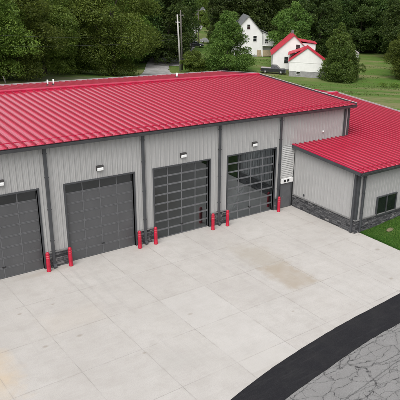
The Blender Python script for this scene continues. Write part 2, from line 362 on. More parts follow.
def leaf_mat(name, dark, lite, trans=.48):
    m, nt, nd, lk, b = newmat(name); out = nd['Material Output']
    at = nd.new('ShaderNodeAttribute'); at.attribute_name = 'tone'
    oi = nd.new('ShaderNodeObjectInfo')
    c = ramp(nd, lk, at.outputs['Fac'], [(0,dark),(1,lite)])
    hs = nd.new('ShaderNodeHueSaturation'); lk.new(c, hs.inputs['Color'])
    lk.new(math_(nd, lk, 'ADD', math_(nd, lk, 'MULTIPLY', oi.outputs['Random'], .035), .497), hs.inputs['Hue'])
    lk.new(math_(nd, lk, 'ADD', math_(nd, lk, 'MULTIPLY', oi.outputs['Random'], .60), .70), hs.inputs['Value'])
    d_ = nd.new('ShaderNodeBsdfDiffuse'); t_ = nd.new('ShaderNodeBsdfTranslucent'); g_ = nd.new('ShaderNodeBsdfGlossy'); g_.inputs['Roughness'].default_value = .5; g_.inputs[0].default_value = (.5,.5,.5,1)
    lk.new(hs.outputs[0], d_.inputs[0]); lk.new(hs.outputs[0], t_.inputs[0])
    mx = nd.new('ShaderNodeMixShader'); mx.inputs[0].default_value = trans; lk.new(d_.outputs[0], mx.inputs[1]); lk.new(t_.outputs[0], mx.inputs[2])
    m2 = nd.new('ShaderNodeMixShader'); m2.inputs[0].default_value = .025; lk.new(mx.outputs[0], m2.inputs[1]); lk.new(g_.outputs[0], m2.inputs[2])
    lk.new(m2.outputs[0], out.inputs[0]); return m
M['leaf_mid'] = leaf_mat('maple_leaves', (.070,.110,.018), (.270,.330,.064))
M['leaf_dark'] = leaf_mat('dark_leaves', (.032,.060,.015), (.135,.185,.044))
M['leaf_bright'] = leaf_mat('yellow_green_leaves', (.055,.098,.018), (.205,.270,.058))
M['bark'] = plain('bark', (.075,.062,.050), .95, var=.35, scale=3, streak=(2,2,.4), bmp=.6)
M['wood_pole'] = plain('weathered_pole_wood', (.40,.39,.37), .85, var=.2, scale=3, streak=(3,3,.3))
M['wood_pole_dark'] = plain('dark_pole_wood', (.11,.10,.09), .9, var=.25, scale=3, streak=(3,3,.3))
M['wire'] = plain('grey_wire', (.10,.10,.10), .6)
M['siding'] = plain('white_clapboard', (.70,.70,.69), .6, var=.05, scale=1.5)
M['foundation'] = plain('grey_foundation_block', (.26,.26,.26), .9, var=.2, scale=2)
M['house_roof'] = plain('red_house_roof', (.42,.022,.045), .5, var=.18, scale=1.2)
M['grey_shingle'] = plain('grey_shingle', (.13,.135,.14), .9, var=.25, scale=2)
M['tan_wood'] = plain('tan_fence_wood', (.42,.33,.22), .85, var=.2, scale=2)
M['car_dark'] = plain('dark_car_paint', (.020,.022,.026), .25, var=.1, scale=1, spec=.7)
M['car_silver'] = plain('silver_car_paint', (.40,.41,.42), .28, metal=.4, var=.05, scale=1)
M['tyre'] = plain('tyre_rubber', (.02,.02,.02), .85)
M['chrome'] = plain('rim_metal', (.45,.45,.46), .3, metal=.8)
M['hlight'] = plain('headlight_glass', (.6,.62,.64), .1)
M['tlight'] = plain('tail_light_red', (.35,.01,.01), .2)

# ------------------------------------------------------------------ terrain
CX, CY, YAW = -10.84, -30.62, .747
def depth(x, y): return (x-CX)*math.sin(YAW)+(y-CY)*math.cos(YAW)
def smooth(t): t = min(max(t,0),1); return t*t*(3-2*t)
def ground(x, y):
    s = depth(x, y)
    return -5*smooth((s-78)/62) + 32*smooth((s-290)/260)
def sl(s, l): return (CX+s*math.sin(YAW)+l*math.cos(YAW), CY+s*math.cos(YAW)-l*math.sin(YAW))
g = MB()
ss = [-70,-40,-20,0,20,40,60]+[70+4*i for i in range(56)]+[294+14*i for i in range(24)]
ls = [-330+11*i for i in range(61)]
idx = {}
for i, s in enumerate(ss):
    for j, l in enumerate(ls):
        x, y = sl(s, l); z = ground(x, y)-.05
        if s > 84: z += (math.sin(x*.13)*math.cos(y*.11)*.16+math.sin(x*.31+y*.23)*.05)*min(1,(s-84)/30)
        idx[i,j] = len(g.v); g.v.append((x,y,z))
for i in range(len(ss)-1):
    for j in range(len(ls)-1):
        g.f.append((idx[i,j],idx[i,j+1],idx[i+1,j+1],idx[i+1,j])); g.t.append(.5); g.sm.append(True)
g.build('ground', M['grass'], kind='structure')

# apron, new asphalt strip, old asphalt
up = [(-30,-23.6),(-18,-20.0),(-8,-17.2),(-3,-16.05),(1,-15.05),(3,-14.5),(5,-14.15),(8,-13.8),(10.5,-13.62),(13.7,-13.42),(18.1,-13.25),(24,-13.1),(34,-13.1),(60,-13.6)]
lo = [(-30,-25.2),(-18,-21.7),(-8,-18.9),(-3,-17.7),(1,-16.75),(2.7,-16.3),(5.1,-15.92),(7.8,-15.55),(11.2,-15.4),(15,-15.25),(18.1,-15.15),(24,-15.1),(34,-15.2),(60,-15.7)]
def resample(pl, step, jit):
    out = []; 
    for a, b_ in zip(pl, pl[1:]):
        n = max(1, int(math.dist(a,b_)/step))
        for k in range(n):
            t = k/n; q = a[0]+(b_[0]-a[0])*t
            out.append((q, a[1]+(b_[1]-a[1])*t + (random.random()-.5)*jit + math.sin(q*2.1)*jit*.4))
    out.append(pl[-1]); return out
def interp(pl, x):
    for a, b_ in zip(pl, pl[1:]):
        if a[0] <= x <= b_[0]: return a[1]+(b_[1]-a[1])*(x-a[0])/(b_[0]-a[0])
    return pl[-1][1]
a = MB()
xs = [-30+i*.8 for i in range(int(48.1/.8)+1)]+[18.1]
for x0, x1 in zip(xs, xs[1:]):
    a.face([(x0,interp(up,x0)-.45,0),(x1,interp(up,x1)-.45,0),(x1,.3 if x1 < 23 else .3,0),(x0,.3,0)])
a.build('concrete_apron', M['concrete'], kind='structure')
a = MB()
sm_i = lambda pl, x: sum(interp(pl, min(59,max(-29,x+d))) for d in (-1.8,-1.2,-.6,0,.6,1.2,1.8))/7
U = [(x, sm_i(up,x)+(random.random()-.5)*.02+math.sin(x*.9)*.015) for x in [-30+.25*i for i in range(361)]]
L = [(x, sm_i(lo,x)+(random.random()-.5)*.03+math.sin(x*.8)*.03) for x in [-30+.25*i for i in range(361)]]
for k in range(360):
    (x0,u0),(x1,u1),(_,l0),(_,l1) = U[k],U[k+1],L[k],L[k+1]
    h = .014
    a.face([(x0,l0,h),(x1,l1,h),(x1,u1,h),(x0,u0,h)])
    a.face([(x0,u0,h),(x1,u1,h),(x1,u1,-.02),(x0,u0,-.02)]); a.face([(x0,l0,-.02),(x1,l1,-.02),(x1,l1,h),(x0,l0,h)])
a.build('asphalt_strip', M['asphalt_new'], kind='structure')
a = MB(); a.face([(-90,-75,-.012),(90,-75,-.012),(90,-15,-.012),(60,-15,-.012),(60,-15.2,-.012),(34,-14.6,-.012),(13,-14.4,-.012),(1,-15.9,-.012),(-30,-24.5,-.012),(-90,-45,-.012)])
a.build('road', M['asphalt_old'], kind='structure')
# lawn beside the wing, rising a little to the right
def lawnz(x, y): return .004 + .27*smooth((x-18.6)/4.5)*smooth((y+12.2)/4.5)
a = MB(); n = 0
for i in range(48):
    for j in range(15):
        x0 = 18.1+i*.5; x1 = x0+.5; y0 = -13.4+j*.5; y1 = y0+.5
        a.face([(x0,y0,lawnz(x0,y0)),(x1,y0,lawnz(x1,y0)),(x1,y1,lawnz(x1,y1)),(x0,y1,lawnz(x0,y1))])
a.build('lawn', M['lawn'], kind='structure')
g = MB(); g.raw = True
for k in range(30000):
    x = 18.06+abs(random.gauss(0,1))*.1 if k % 12 == 0 else random.uniform(18.1,25.5); y = random.uniform(-12.2,-6.36)
    z = lawnz(max(x,18.1), y); hh = random.uniform(.05,.11); th = random.uniform(0,6.28); w = .012
    dx, dy = math.cos(th)*w, math.sin(th)*w; lx, ly = random.gauss(0,.03), random.gauss(0,.03)
    g.face([(x-dx,y-dy,z-.01),(x+dx,y+dy,z-.01),(x+lx,y+ly,z+hh)], random.random())
M['blade'] = leaf_mat('grass_blades', (.030,.075,.010), (.075,.150,.022), .3)
g.build('grass', M['blade'], kind='stuff')

# gravel drive beyond the building and the far road
def strip(name, left, right, mat):
    a = MB()
    def rs(pl, n):
        Ls = [0]
        for p, q in zip(pl, pl[1:]): Ls.append(Ls[-1]+math.dist(p,q))
        out = []
        for k in range(n+1):
            t = Ls[-1]*k/n
            for i in range(len(pl)-1):
                if t <= Ls[i+1]+1e-6:
                    f = (t-Ls[i])/(Ls[i+1]-Ls[i]); out.append((pl[i][0]+(pl[i+1][0]-pl[i][0])*f, pl[i][1]+(pl[i+1][1]-pl[i][1])*f)); break
        return out
    n = 60; A = rs(left, n); B = rs(right, n)
    for k in range(n):
        for j in range(4):
            def P(i, j_):
                p = (A[i][0]*(1-j_/4)+B[i][0]*j_/4, A[i][1]*(1-j_/4)+B[i][1]*j_/4)
                if j_ in (0,4): p = (p[0]+math.sin(i*1.9)*.15, p[1]+math.cos(i*2.7)*.15)
                z = ground(*p)
                s = depth(*p)
                if s > 84: z += (math.sin(p[0]*.13)*math.cos(p[1]*.11)*.16+math.sin(p[0]*.31+p[1]*.23)*.05)*min(1,(s-84)/30)
                return (p[0],p[1],z+.10)
            a.face([P(k,j),P(k,j+1),P(k+1,j+1),P(k+1,j)])
    return a.build(name, mat, kind='structure')
strip('gravel_drive', [(34,58),(43,70),(57.6,94),(64.1,104),(70.5,112),(76,118),(84,128)], [(46,57),(55,77),(60,88),(64.6,95.6),(69.5,102.8),(76,112.6),(80,117),(88,127)], M['gravel'])
strip('far_road', [(60,98),(80,118),(86.7,124),(95,137),(106.3,152.6),(119.5,172),(132,190),(140,204)], [(66,93),(84,116),(91,125),(100.5,139),(112,157),(124.5,172),(137,189),(144,202)], M['gravel'])

# ------------------------------------------------------------------ main building
BZ = 6.91; W0, W1 = -17.3, 22.98
DH = 4.6
doors = [(-15.75,-11.7),(-10.15,-6.1),(-4.55,-.5),(.955,4.996),(6.33,10.31),(11.75,15.82)]
pil = [-16.9,-11.2,-5.6,0,5.6,11.02,16.15]
garage = thing('fire_station_garage', 'long grey ribbed-steel garage with red seamed roof and row of overhead doors', 'garage building', (0,0,0))
SP = .305
def corr(mb, a0, a1, z0, z1, place, ph=0.0):
    """ribbed sheet between a0..a1 along the wall; place(a, out, z) -> world"""
    prof = []
    k0 = int(math.floor((a0-ph)/SP))-1; k1 = int(math.ceil((a1-ph)/SP))+1
    for k in range(k0, k1+1):
        b0 = ph+k*SP
        prof += [(b0,0),(b0+.020,.040),(b0+.045,.040),(b0+.068,0),(b0+.145,0),(b0+.155,.006),(b0+.175,.006),(b0+.185,0),(b0+.225,0),(b0+.235,.006),(b0+.255,.006),(b0+.265,0)]
    pts = []
    for (p, o), (q, o2) in zip(prof, prof[1:]):
        if q <= a0 or p >= a1: continue
        pa, pb = max(p,a0), min(q,a1); f = lambda t: o+(o2-o)*(t-p)/(q-p) if q > p else o
        pts.append((pa, f(pa), pb, f(pb)))
    for pa, oa, pb, ob in pts: mb.face([place(pa,oa,z0),place(pb,ob,z0),place(pb,ob,z1),place(pa,oa,z1)])
front = lambda a_, o, z: (a_, -o, z)
w = MB()
SH = .95
edges = [W0]+[e for d_ in doors for e in d_]+[W1]
for i in range(0, len(edges), 2):
    x0, x1 = edges[i], edges[i+1]
    if x0 > 15: 
        corr(w, x0, 16.33, SH, BZ, front); corr(w, 16.33, 17.58, 4.68, BZ, front); corr(w, 17.58, x1, 4.0, BZ, front)
    else: corr(w, x0, x1, SH, BZ, front)
for a_, b_ in doors: corr(w, a_, b_, DH, BZ, front)
w.raw = True
w.build('wall_panel', M['wall'], garage)
# solid shell behind panels
w = MB()
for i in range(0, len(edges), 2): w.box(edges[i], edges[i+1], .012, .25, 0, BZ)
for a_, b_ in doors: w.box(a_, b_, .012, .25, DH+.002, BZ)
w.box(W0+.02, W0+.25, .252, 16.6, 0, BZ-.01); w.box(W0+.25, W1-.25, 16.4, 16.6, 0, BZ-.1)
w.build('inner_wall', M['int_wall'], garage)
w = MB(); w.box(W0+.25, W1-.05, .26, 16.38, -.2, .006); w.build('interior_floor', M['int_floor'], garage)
w = MB(); w.box(5.3, 5.5, .26, 16.38, .008, BZ-.1); w.box(16.2, 16.4, .26, 16.38, .008, BZ-.1); w.box(5.52, 16.18, 12, 12.2, .008, BZ-.1); w.build('partition_wall', M['int_wall'], garage)
# right gable wall
w = MB(); w.raw = True
corr(w, 0, 16.6, 3.9, BZ, lambda a_, o, z: (W1+o, a_, z))
w.build('gable_panel', M['wall'], garage)
w = MB(); w.box(W1-.24, W1-.012, .252, 16.59, 0, BZ-.01)
w.prism([(.0,BZ-.008),(16.6,BZ-.008),(11.5,BZ+.42)], W1-.24, W1+.005, 'x'); w.build('gable_wall', M['wall'], garage)

# roof: profile of standing seams along x, runs along the slope
def seam_roof(mb, x0, x1, A, B, ph=0., pitch=.457, hgt=.085, t=.03):
    """A,B = (y,z) low and high edge"""
    prof = [(x0,0)]
    k = math.ceil((x0-ph)/pitch)
    while ph+k*pitch < x1:
        c_ = ph+k*pitch
        for dx, dz in ((-.042,0),(-.022,hgt),(.022,hgt),(.042,0)):
            if x0 < c_+dx < x1: prof.append((c_+dx,dz))
        # two minor swages in the pan
        for sx_ in (.152,.305):
            for dx, dz in ((-.02,0),(0,.008),(.02,0)):
                if x0 < c_+sx_+dx < x1: prof.append((c_+sx_+dx,dz))
        k += 1
    prof.append((x1,0)); prof.sort(key=lambda p: p[0])
    for (p, a_), (q, b_) in zip(prof, prof[1:]):
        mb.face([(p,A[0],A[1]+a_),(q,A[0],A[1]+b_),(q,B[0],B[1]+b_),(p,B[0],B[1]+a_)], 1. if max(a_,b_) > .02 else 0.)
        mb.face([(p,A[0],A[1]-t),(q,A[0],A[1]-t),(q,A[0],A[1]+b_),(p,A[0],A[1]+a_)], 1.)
    mb.face([(x0,A[0],A[1]-t),(x0,B[0],B[1]-t),(x1,B[0],B[1]-t),(x1,A[0],A[1]-t)])
RX0, RX1 = -17.6, 23.3
EV = (-.36,7.08); RG = (11.5,7.55); BK = (17.0,6.95)
r = MB(); r.raw = True
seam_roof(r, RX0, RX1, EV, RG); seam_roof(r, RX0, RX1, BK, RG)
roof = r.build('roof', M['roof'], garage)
r = MB()
r.prism([(11.22,RG[1]-.03),(11.78,RG[1]-.05),(11.78,RG[1]+.09),(11.55,RG[1]+.135),(11.45,RG[1]+.14),(11.22,RG[1]+.105)], RX0, RX1+.01, 'x'); r.build('ridge_cap', M['red_trim'], roof)
# snow rail near the eave: bar on brackets clamped on every seam
def snow_rail(parent, x0, x1, y, z, ph=0., pitch=.457, slope=.04):
    mb = MB()
    mb.box(x0+.05, x1-.05, y-.012, y+.012, z+.098, z+.135)
    k = math.ceil((x0-ph)/pitch)
    while ph+k*pitch < x1:
        c_ = ph+k*pitch
        if c_ > x0+.05: 
            mb.prism([(y-.06,z+.085),(y+.06,z+.085),(y+.03,z+.125),(y+.014,z+.145),(y-.014,z+.145)], c_-.02, c_+.02, 'x')
        k += 1
    return mb.build('snow_rail', M['red_trim'], parent)
snow_rail(roof, RX0, RX1, .12, 7.10)
# gutter, rake trims
r = MB()
r.prism([(-.44,6.86),(-.30,6.86),(-.30,7.045),(-.325,7.045),(-.325,6.885),(-.42,6.885),(-.47,7.03),(-.49,7.03)], RX0, RX1+.02, 'x')
r.box(RX0, RX1-.01, -.298, -.035, 6.93, 6.96)
r.build('gutter', M['dark_trim'], garage)
r = MB()
def rake(mb, x, pts, wd=.07, th=.14, up_=.09):
    for (y0,z0),(y1,z1) in zip(pts, pts[1:]):
        mb.prism([(y0,z0-th),(y1,z1-th),(y1,z1+up_),(y0,z0+up_)], x-wd/2, x+wd/2, 'x')
rake(r, RX1+.045, [EV,(RG[0],RG[1])]); rake(r, RX1+.0452, [(RG[0]+.002,RG[1]),BK]); r.build('rake_trim', M['dark_trim'], garage)
r = MB()
for (y0,z0),(y1,z1) in ((EV,RG),((RG[0]+.003,RG[1]),BK)):
    r.prism([(y0,z0+.102),(y1,z1+.102),(y1,z1+.125),(y0,z0+.125)], RX1-.03, RX1+.09, 'x')
r.box(RX0, RX1, 17.002, 17.12, 6.84, 7.06)
r.build('rake_cap', M['galv'], garage)
# pilaster trims with downspouts
for x in pil[1:]:
    r = MB(); r.box(x-.15, x+.15, -.052, -.002, SH+.05, 6.855); tr = r.build('column_trim', M['dark_trim'] if False else M['wall'], garage)
    r = MB(); r.bbox(x-.085, x+.085, -.17, -.056, .12, 6.86, .02)
    for zz in (1.6,3.4,5.2,6.5): r.box(x-.10, x+.10, -.178, -.0545, zz, zz+.05)
    r.prism([(-.17,.04),(-.056,.18),(-.10,.30),(-.30,.10),(-.28,.02)], x-.083, x+.083, 'x')
    r.build('downspout', M['dark_trim'], garage)
r = MB(); r.box(22.86, 23.04, -.06, .12, 4.5, 6.855); r.build('corner_trim', M['dark_trim'], garage)
r = MB(); r.bbox(22.42, 22.58, -.17, -.04, 4.52, 6.86, .02); r.build('downspout', M['dark_trim'], garage)
# stone wainscot
def stones(mb, a0, a1, z0, z1, place, out=.075):
    z = z0
    while z < z1-.02:
        h_ = min(random.choice([.07,.09,.11,.13]), z1-z)
        if z1-z-h_ < .04: h_ = z1-z
        x = a0
        while x < a1-.01:
            l_ = min(random.uniform(.16,.52), a1-x)
            if a1-x-l_ < .08: l_ = a1-x
            o = out+random.uniform(-.022,.022); gp = .006; t = min(1,max(0,random.gauss(.42,.24)))
            c_ = [(x+gp,0),(x+l_-gp,0)]; z_0, z_1 = z+gp, z+h_-gp
            b_ = .012
            ring0 = [place(x+gp,0,z_0),place(x+l_-gp,0,z_0),place(x+l_-gp,0,z_1),place(x+gp,0,z_1)]
            ring1 = [place(x+gp,o-b_,z_0),place(x+l_-gp,o-b_,z_0),place(x+l_-gp,o-b_,z_1),place(x+gp,o-b_,z_1)]
            ring2 = [place(x+gp+b_,o+random.uniform(-.006,.006),z_0+b_),place(x+l_-gp-b_,o,z_0+b_),place(x+l_-gp-b_,o+random.uniform(-.006,.006),z_1-b_),place(x+gp+b_,o,z_1-b_)]
            n = len(mb.v); mb.v += ring0+ring1+ring2
            for i in (0,4):
                for j in range(4): mb.f.append((n+i+j,n+i+(j+1)%4,n+i+4+(j+1)%4,n+i+4+j)); mb.t.append(t); mb.sm.append(False)
            mb.f.append((n+8,n+9,n+10,n+11)); mb.t.append(t); mb.sm.append(False)
            x += l_
        z += h_
def wains(parent, a0, a1, place, z1=SH, z0=0):
    s_ = MB(); s_.raw = True; stones(s_, a0, a1, z0, z1-.06, place); o = s_.build('stone_wainscot', M['stone'], parent)
    c_ = MB(); p = [place(a0,.0,0),place(a1,.115,0)]
    xa, xb = sorted((p[0][0],p[1][0])); ya, yb = sorted((p[0][1],p[1][1]))
    c_.box(xa, xb, ya, yb, z1-.06, z1+.004); c_.build('stone_cap', M['cap'], parent)
    q = MB(); p = [place(a0,-.01,0),place(a1,.035,0)]; xa, xb = sorted((p[0][0],p[1][0])); ya, yb = sorted((p[0][1],p[1][1]))
    q.box(xa, xb, ya, yb, z0-.1, z1-.062); q.build('mortar_bed', M['mortar'], parent)
for i in range(2, len(edges)-2, 2): wains(garage, edges[i]+.09, edges[i+1]-.09, front)
wains(garage, 15.82+.09, 16.33, front)
wains(garage, W0, -15.84, front)

# overhead doors ---------------------------------------------------
def make_door(a_, b_, glazed):
    """sectional door: 8 rows by 4 columns"""
    o = garage
    fr = MB(); 
    fr.box(a_-.085, a_+.0, -.045, .20, 0, DH+.085); fr.box(b_, b_+.085, -.045, .20, 0, DH+.085); fr.box(a_+.001, b_-.001, -.045, .20, DH, DH+.085)
    D = MB(); y0, y1 = .13, .17
    nR, nC = 8, 4; rh = DH/nR; cw = (b_-a_)/nC
    leaf = fr.build('door_frame', M['dark_trim'], o)
    body = MB()
    st = .045
    for r_ in range(nR):
        z0 = r_*rh; solid = (not glazed) and r_ < nR-1
        # rails of this section
        body.box(a_+.01, b_-.01, y0, y1, z0+.006, z0+.05); body.box(a_+.01, b_-.01, y0, y1, z0+rh-.05, z0+rh-.006)
        for c_ in range(nC+1):
            xc = a_+c_*cw; wl = .03 if c_ in (0,nC) else .026
            body.box(max(a_+.011,xc-wl), min(b_-.011,xc+wl), y0+.003, y1-.003, z0+.051, z0+rh-.051)
    body = body.build('overhead_door', M['alu'] if glazed else M['door_frame'], o)
    p = MB(); gl = MB()
    for r_ in range(nR):
        for c_ in range(nC):
            x0, x1 = a_+c_*cw+.031, a_+(c_+1)*cw-.031; z0, z1 = r_*rh+.051, (r_+1)*rh-.051
            if glazed or r_ == nR-1: gl.box(x0, x1, y0+.018, y0+.024, z0, z1)
            else: p.bbox(x0-.006, x1+.006, y0+.012, y0+.03, z0-.004, z1+.004, .006)
    if p.v: p.build('door_panel', M['door_panel'], body)
    gl.build('glass_panes', M['glass'], body)
    h_ = MB(); h_.box(a_+.012, b_-.012, y0-.01, y1, .0, .012); h_.box((a_+b_)/2-.09, (a_+b_)/2+.09, y0-.035, y0-.001, .62, .66); h_.build('bottom_seal', M['seal'], body)
    # vertical tracks inside
for i, (a_, b_) in enumerate(doors): make_door(a_, b_, i >= 4)
# ceiling of bays so that they stay dim, and a fire engine size shape is NOT visible in the photo, so left out
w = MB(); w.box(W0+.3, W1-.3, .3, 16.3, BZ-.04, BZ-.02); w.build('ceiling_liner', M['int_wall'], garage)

# louvre, intake box and service door in the nook by the wing
r = MB(); r.box(16.36, 16.42, -.06, .01, 2.30, 4.66); r.box(17.50, 17.56, -.06, .01, 2.30, 4.66); r.box(16.421, 17.499, -.06, .01, 4.60, 4.66); r.box(16.421, 17.499, -.06, .01, 2.30, 2.36)
fr = r.build('wall_louver', M['louver'], garage)
r = MB()
for k in range(16):
    z = 2.38+k*.139; r.prism([(-.055,z),(-.04,z),(.0,z+.10),(-.012,z+.112)], 16.421, 17.499, 'x')
r.build('louver_blades', M['louver'], fr)
r = MB(); r.bbox(16.40, 17.50, -.16, -.002, 1.93, 2.28, .015); bx = r.build('intake_box', M['white_paint'], garage)
for xx in (16.60, 16.92):
    r = MB(); r.box(xx, xx+.20, -.168, -.161, 2.02, 2.19); r.build('intake_opening', M['seal'], bx)
r = MB(); r.box(16.50, 17.40, -.03, .01, .02, 1.88); r.box(16.42, 16.48, -.05, .01, 0, 1.92); r.box(17.42, 17.48, -.05, .01, 0, 1.92); sd = r.build('service_door', M['door_frame'], garage)
r = MB(); r.lathe([(.0,0),(.03,0),(.03,.05),(.0,.05)], (0,0,0), 12); hd = r.build('handle', M['galv'], sd); hd.location = (16.60,-.05,.95); hd.rotation_euler = (R(90),0,0)

# wall pack lamps
def make_lamp(x, z, label):
    t = thing('wall_lamp', label, 'wall lamp', (x,-.02,z), 0, 'lamps above the overhead doors')
    h_ = MB(); h_.loft([[(-.21,0,-.15),(.21,0,-.15),(.21,0,.15),(-.21,0,.15)],[(-.21,-.05,-.15),(.21,-.05,-.15),(.21,-.05,.145),(-.21,-.05,.145)],[(-.20,-.11,.045),(.20,-.11,.045),(.20,-.11,.12),(-.20,-.11,.12)]])
    h_.build('housing', M['lamp_house'], t)
    l_ = MB(); l_.loft([[(-.175,-.052,-.14),(.175,-.052,-.14),(.175,-.052,.05),(-.175,-.052,.05)],[(-.17,-.15,-.13),(.17,-.15,-.13),(.17,-.15,.02),(-.17,-.15,.02)],[(-.15,-.17,-.11),(.15,-.17,-.11),(.15,-.17,.0),(-.15,-.17,.0)]])
    l_.build('lens', M['lens'], t)
    return t
l0 = make_lamp(-2.3, 5.32, 'wall lamp at the left photo edge above the leftmost overhead door')
for x, z, lb in ((2.96,5.26,'wall lamp above the second overhead door, between two downspouts'),(8.34,5.22,'wall lamp above the larger dark-glazed door in the middle'),(13.88,5.18,'rightmost wall lamp, above the glazed door nearest the wing')): dup(l0, (x,-.02,z), 0, lb)
# small white sensor on the wall above the wing roof
t = thing('wall_sensor', 'tiny white round sensor on the grey wall above the wing roof', 'sensor', (20.3,-.03,5.28))
r = MB(); r.bbox(-.07, .07, -.05, .0, -.07, .07, .012); r.build('housing', M['white_paint'], t)
r = MB(); r.lathe([(.0,.0),(.055,.0),(.05,.04),(.0,.06)], n=14); o = r.build('lens', M['lens'], t); o.location = (0,-.05,0); o.rotation_euler = (R(90),0,0)

# bollards
def make_bollard(loc, label):
    t = thing('bollard', label, 'bollard', loc, 0, 'red bollards beside the overhead doors')
    r = MB(); r.lathe([(.112,0),(.118,.01),(.118,.05),(.110,.06),(.106,.40),(.106,.78),(.100,.80),(.100,.825),(.106,.84),(.106,.90),(.099,.92),(.099,.945),(.105,.96),(.102,1.03),(.088,1.085),(.055,1.125),(.015,1.14),(0,1.14)])
    b_ = r.build('post_sleeve', M['bollard'], t)
    r = MB(); r.lathe([(.0995,0),(.1035,.003),(.1035,.020),(.0995,.023)]); k = r.build('reflective_band', M['bollard_band'], t); k.location.z = .80
    k2 = k.copy(); COL.objects.link(k2); k2.parent = t; k2.location.z = .921
    return t
b0 = make_bollard((-.42,-.38,0), 'leftmost red bollard, right of the first dark door')
for x, y, lb in ((.80,-.40,'red bollard at the lower left corner of the second overhead door'),(5.02,-.46,'red bollard at the lower right corner of the second overhead door'),(6.10,-.46,'red bollard at the lower left corner of the middle glazed door'),(10.25,-.55,'red bollard at the lower right corner of the middle glazed door'),(11.42,-.55,'red bollard at the lower left corner of the last glazed door'),(16.02,-.42,'rightmost red bollard, alone between the last door and the service door')):
    d_ = dup(b0, (x,y,0), random.uniform(0,6), lb)
    for ch in d_.children: pass
dup(b0, (-5.0,-.42,0), 1, 'red bollard at the far left end of the first door')

# roof vents on the back slope
def pipe(x, y, h_, label, rr=.055):
    z = RG[1]-(y-11.5)*.109
    t = thing('roof_vent_pipe', label, 'vent pipe', (x,y,z), 0, 'white vent pipes on the roof')
    r = MB(); r.lathe([(rr,-.02),(rr,h_),(rr*.8,h_),(rr*.8,h_-.05)]); r.build('pipe', M['pvc'], t)
    r = MB(); r.lathe([(rr*2.6,.0),(rr*2.2,.03),(rr*1.25,.10),(rr*1.2,.12)]); r.build('flashing', M['seal'], t)
    return t
pipe(5.95, 14.6, .42, 'left of the two white vent pipes standing close together behind the ridge')
pipe(6.38, 14.6, .42, 'right of the two white vent pipes standing close together behind the ridge')
pipe(16.4, 13.7, .40, 'white vent pipe alone behind the ridge, near the utility poles', .09)

# ------------------------------------------------------------------ wing
wing = thing('low_wing', 'low grey ribbed-steel wing with red roof, stone base and small dark window', 'building wing', (0,0,0))
WX, WY, WXR = 17.66, -6.26, 33.1
WE = (-6.62,4.36); WR = (11.4,5.2); SLP = (WR[1]-WE[1])/(WR[0]-WE[0])
rz = lambda y: WE[1]+(y-WE[0])*SLP
left = lambda a_, o, z: (WX-o, a_, z)
wfront = lambda a_, o, z: (a_, WY-o, z)
w = MB(); w.raw = True
corr(w, WX, WXR, SH, 4.25, wfront, .1)
n0 = len(w.f)
corr(w, WY, -.02, SH, 4.25, left, .05)
for f in w.f[n0:]:
    for vi in f:
        x, y, z = w.v[vi]
        if z > 4: w.v[vi] = (x, y, rz(y)-.06)
w.build('wall_panel', M['wall'], wing)
w = MB(); w.prism([(WY+.012,0),(-.01,0),(-.01,rz(0)-.05),(WY+.012,rz(WY)-.06)], WX+.012, WX+.2, 'x')
w.box(WX+.21, WXR, WY+.012, WY+.2, 0, 4.26); w.box(WXR-.2, WXR-.01, WY+.21, 20, 0, 4.3); w.build('inner_wall', M['wall'], wing)
wains(wing, WY-.075, -.08, left); wains(wing, WX, WXR, wfront)
r = MB(); r.raw = True
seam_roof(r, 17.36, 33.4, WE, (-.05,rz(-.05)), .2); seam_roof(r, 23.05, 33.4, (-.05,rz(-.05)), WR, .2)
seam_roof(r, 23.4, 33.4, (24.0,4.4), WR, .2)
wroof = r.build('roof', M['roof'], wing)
r = MB(); r.prism([(11.1,5.16),(11.7,5.16),(11.7,5.29),(11.45,5.34),(11.35,5.34),(11.1,5.30)], 23.4, 33.42, 'x'); r.build('ridge_cap', M['red_trim'], wroof)
snow_rail(wroof, 17.4, 33.4, -6.2, rz(-6.2)+.0, .2)
r = MB(); r.prism([(WE[0]-.12,4.14),(WE[0]+.03,4.14),(WE[0]+.03,4.325),(WE[0]+.0,4.325),(WE[0],4.17),(WE[0]-.10,4.17),(WE[0]-.14,4.31),(WE[0]-.165,4.31)], 17.34, 33.4, 'x')
r.box(17.38, 33.3, WE[0]+.035, WY-.035, 4.2, 4.225); r.build('gutter', M['dark_trim'], wing)
r = MB()
y0, y1 = WE[0], -.06
r.prism([(y0,rz(y0)-.2),(y1,rz(y1)-.2),(y1,rz(y1)+.03),(y0,rz(y0)+.03)], 17.27, 17.36, 'x')
r.prism([(y0,rz(y0)-.2),(y1,rz(y1)-.2),(y1,rz(y1)-.18),(y0,rz(y0)-.18)], 17.362, 17.62, 'x')
r.build('rake_trim', M['dark_trim'], wing)
r = MB(); r.prism([(y0,rz(y0)+.031),(y1,rz(y1)+.031),(y1,rz(y1)+.09),(y0,rz(y0)+.09)], 17.28, 17.42, 'x'); r.build('rake_cap', M['red_trim'], wing)
r = MB(); r.prism([(WE[0],WE[1]-.15),(11.4,WR[1]-.15),(11.4,WR[1]+.11),(WE[0],WE[1]+.11)], 33.4, 33.5, 'x'); r.box(23.4, 33.4, 11.32, 11.48, 5.331, 5.36); r.build('rake_cap', M['galv'], wing)
r = MB(); r.box(17.60, 17.78, WY-.06, WY+.12, SH+.01, 4.15); r.build('corner_trim', M['dark_trim'], wing)
r = MB(); r.bbox(17.98, 18.14, WY-.21, WY-.06, .05, 4.2, .02)
for zz in (1.4,2.8,3.9): r.box(17.965, 18.155, WY-.218, WY-.055, zz, zz+.05)
r.build('downspout', M['dark_trim'], wing)
r = MB(); r.bbox(17.44, 17.575, WY+.10, WY+.26, .05, 4.16, .02); r.build('downspout', M['dark_trim'], wing)
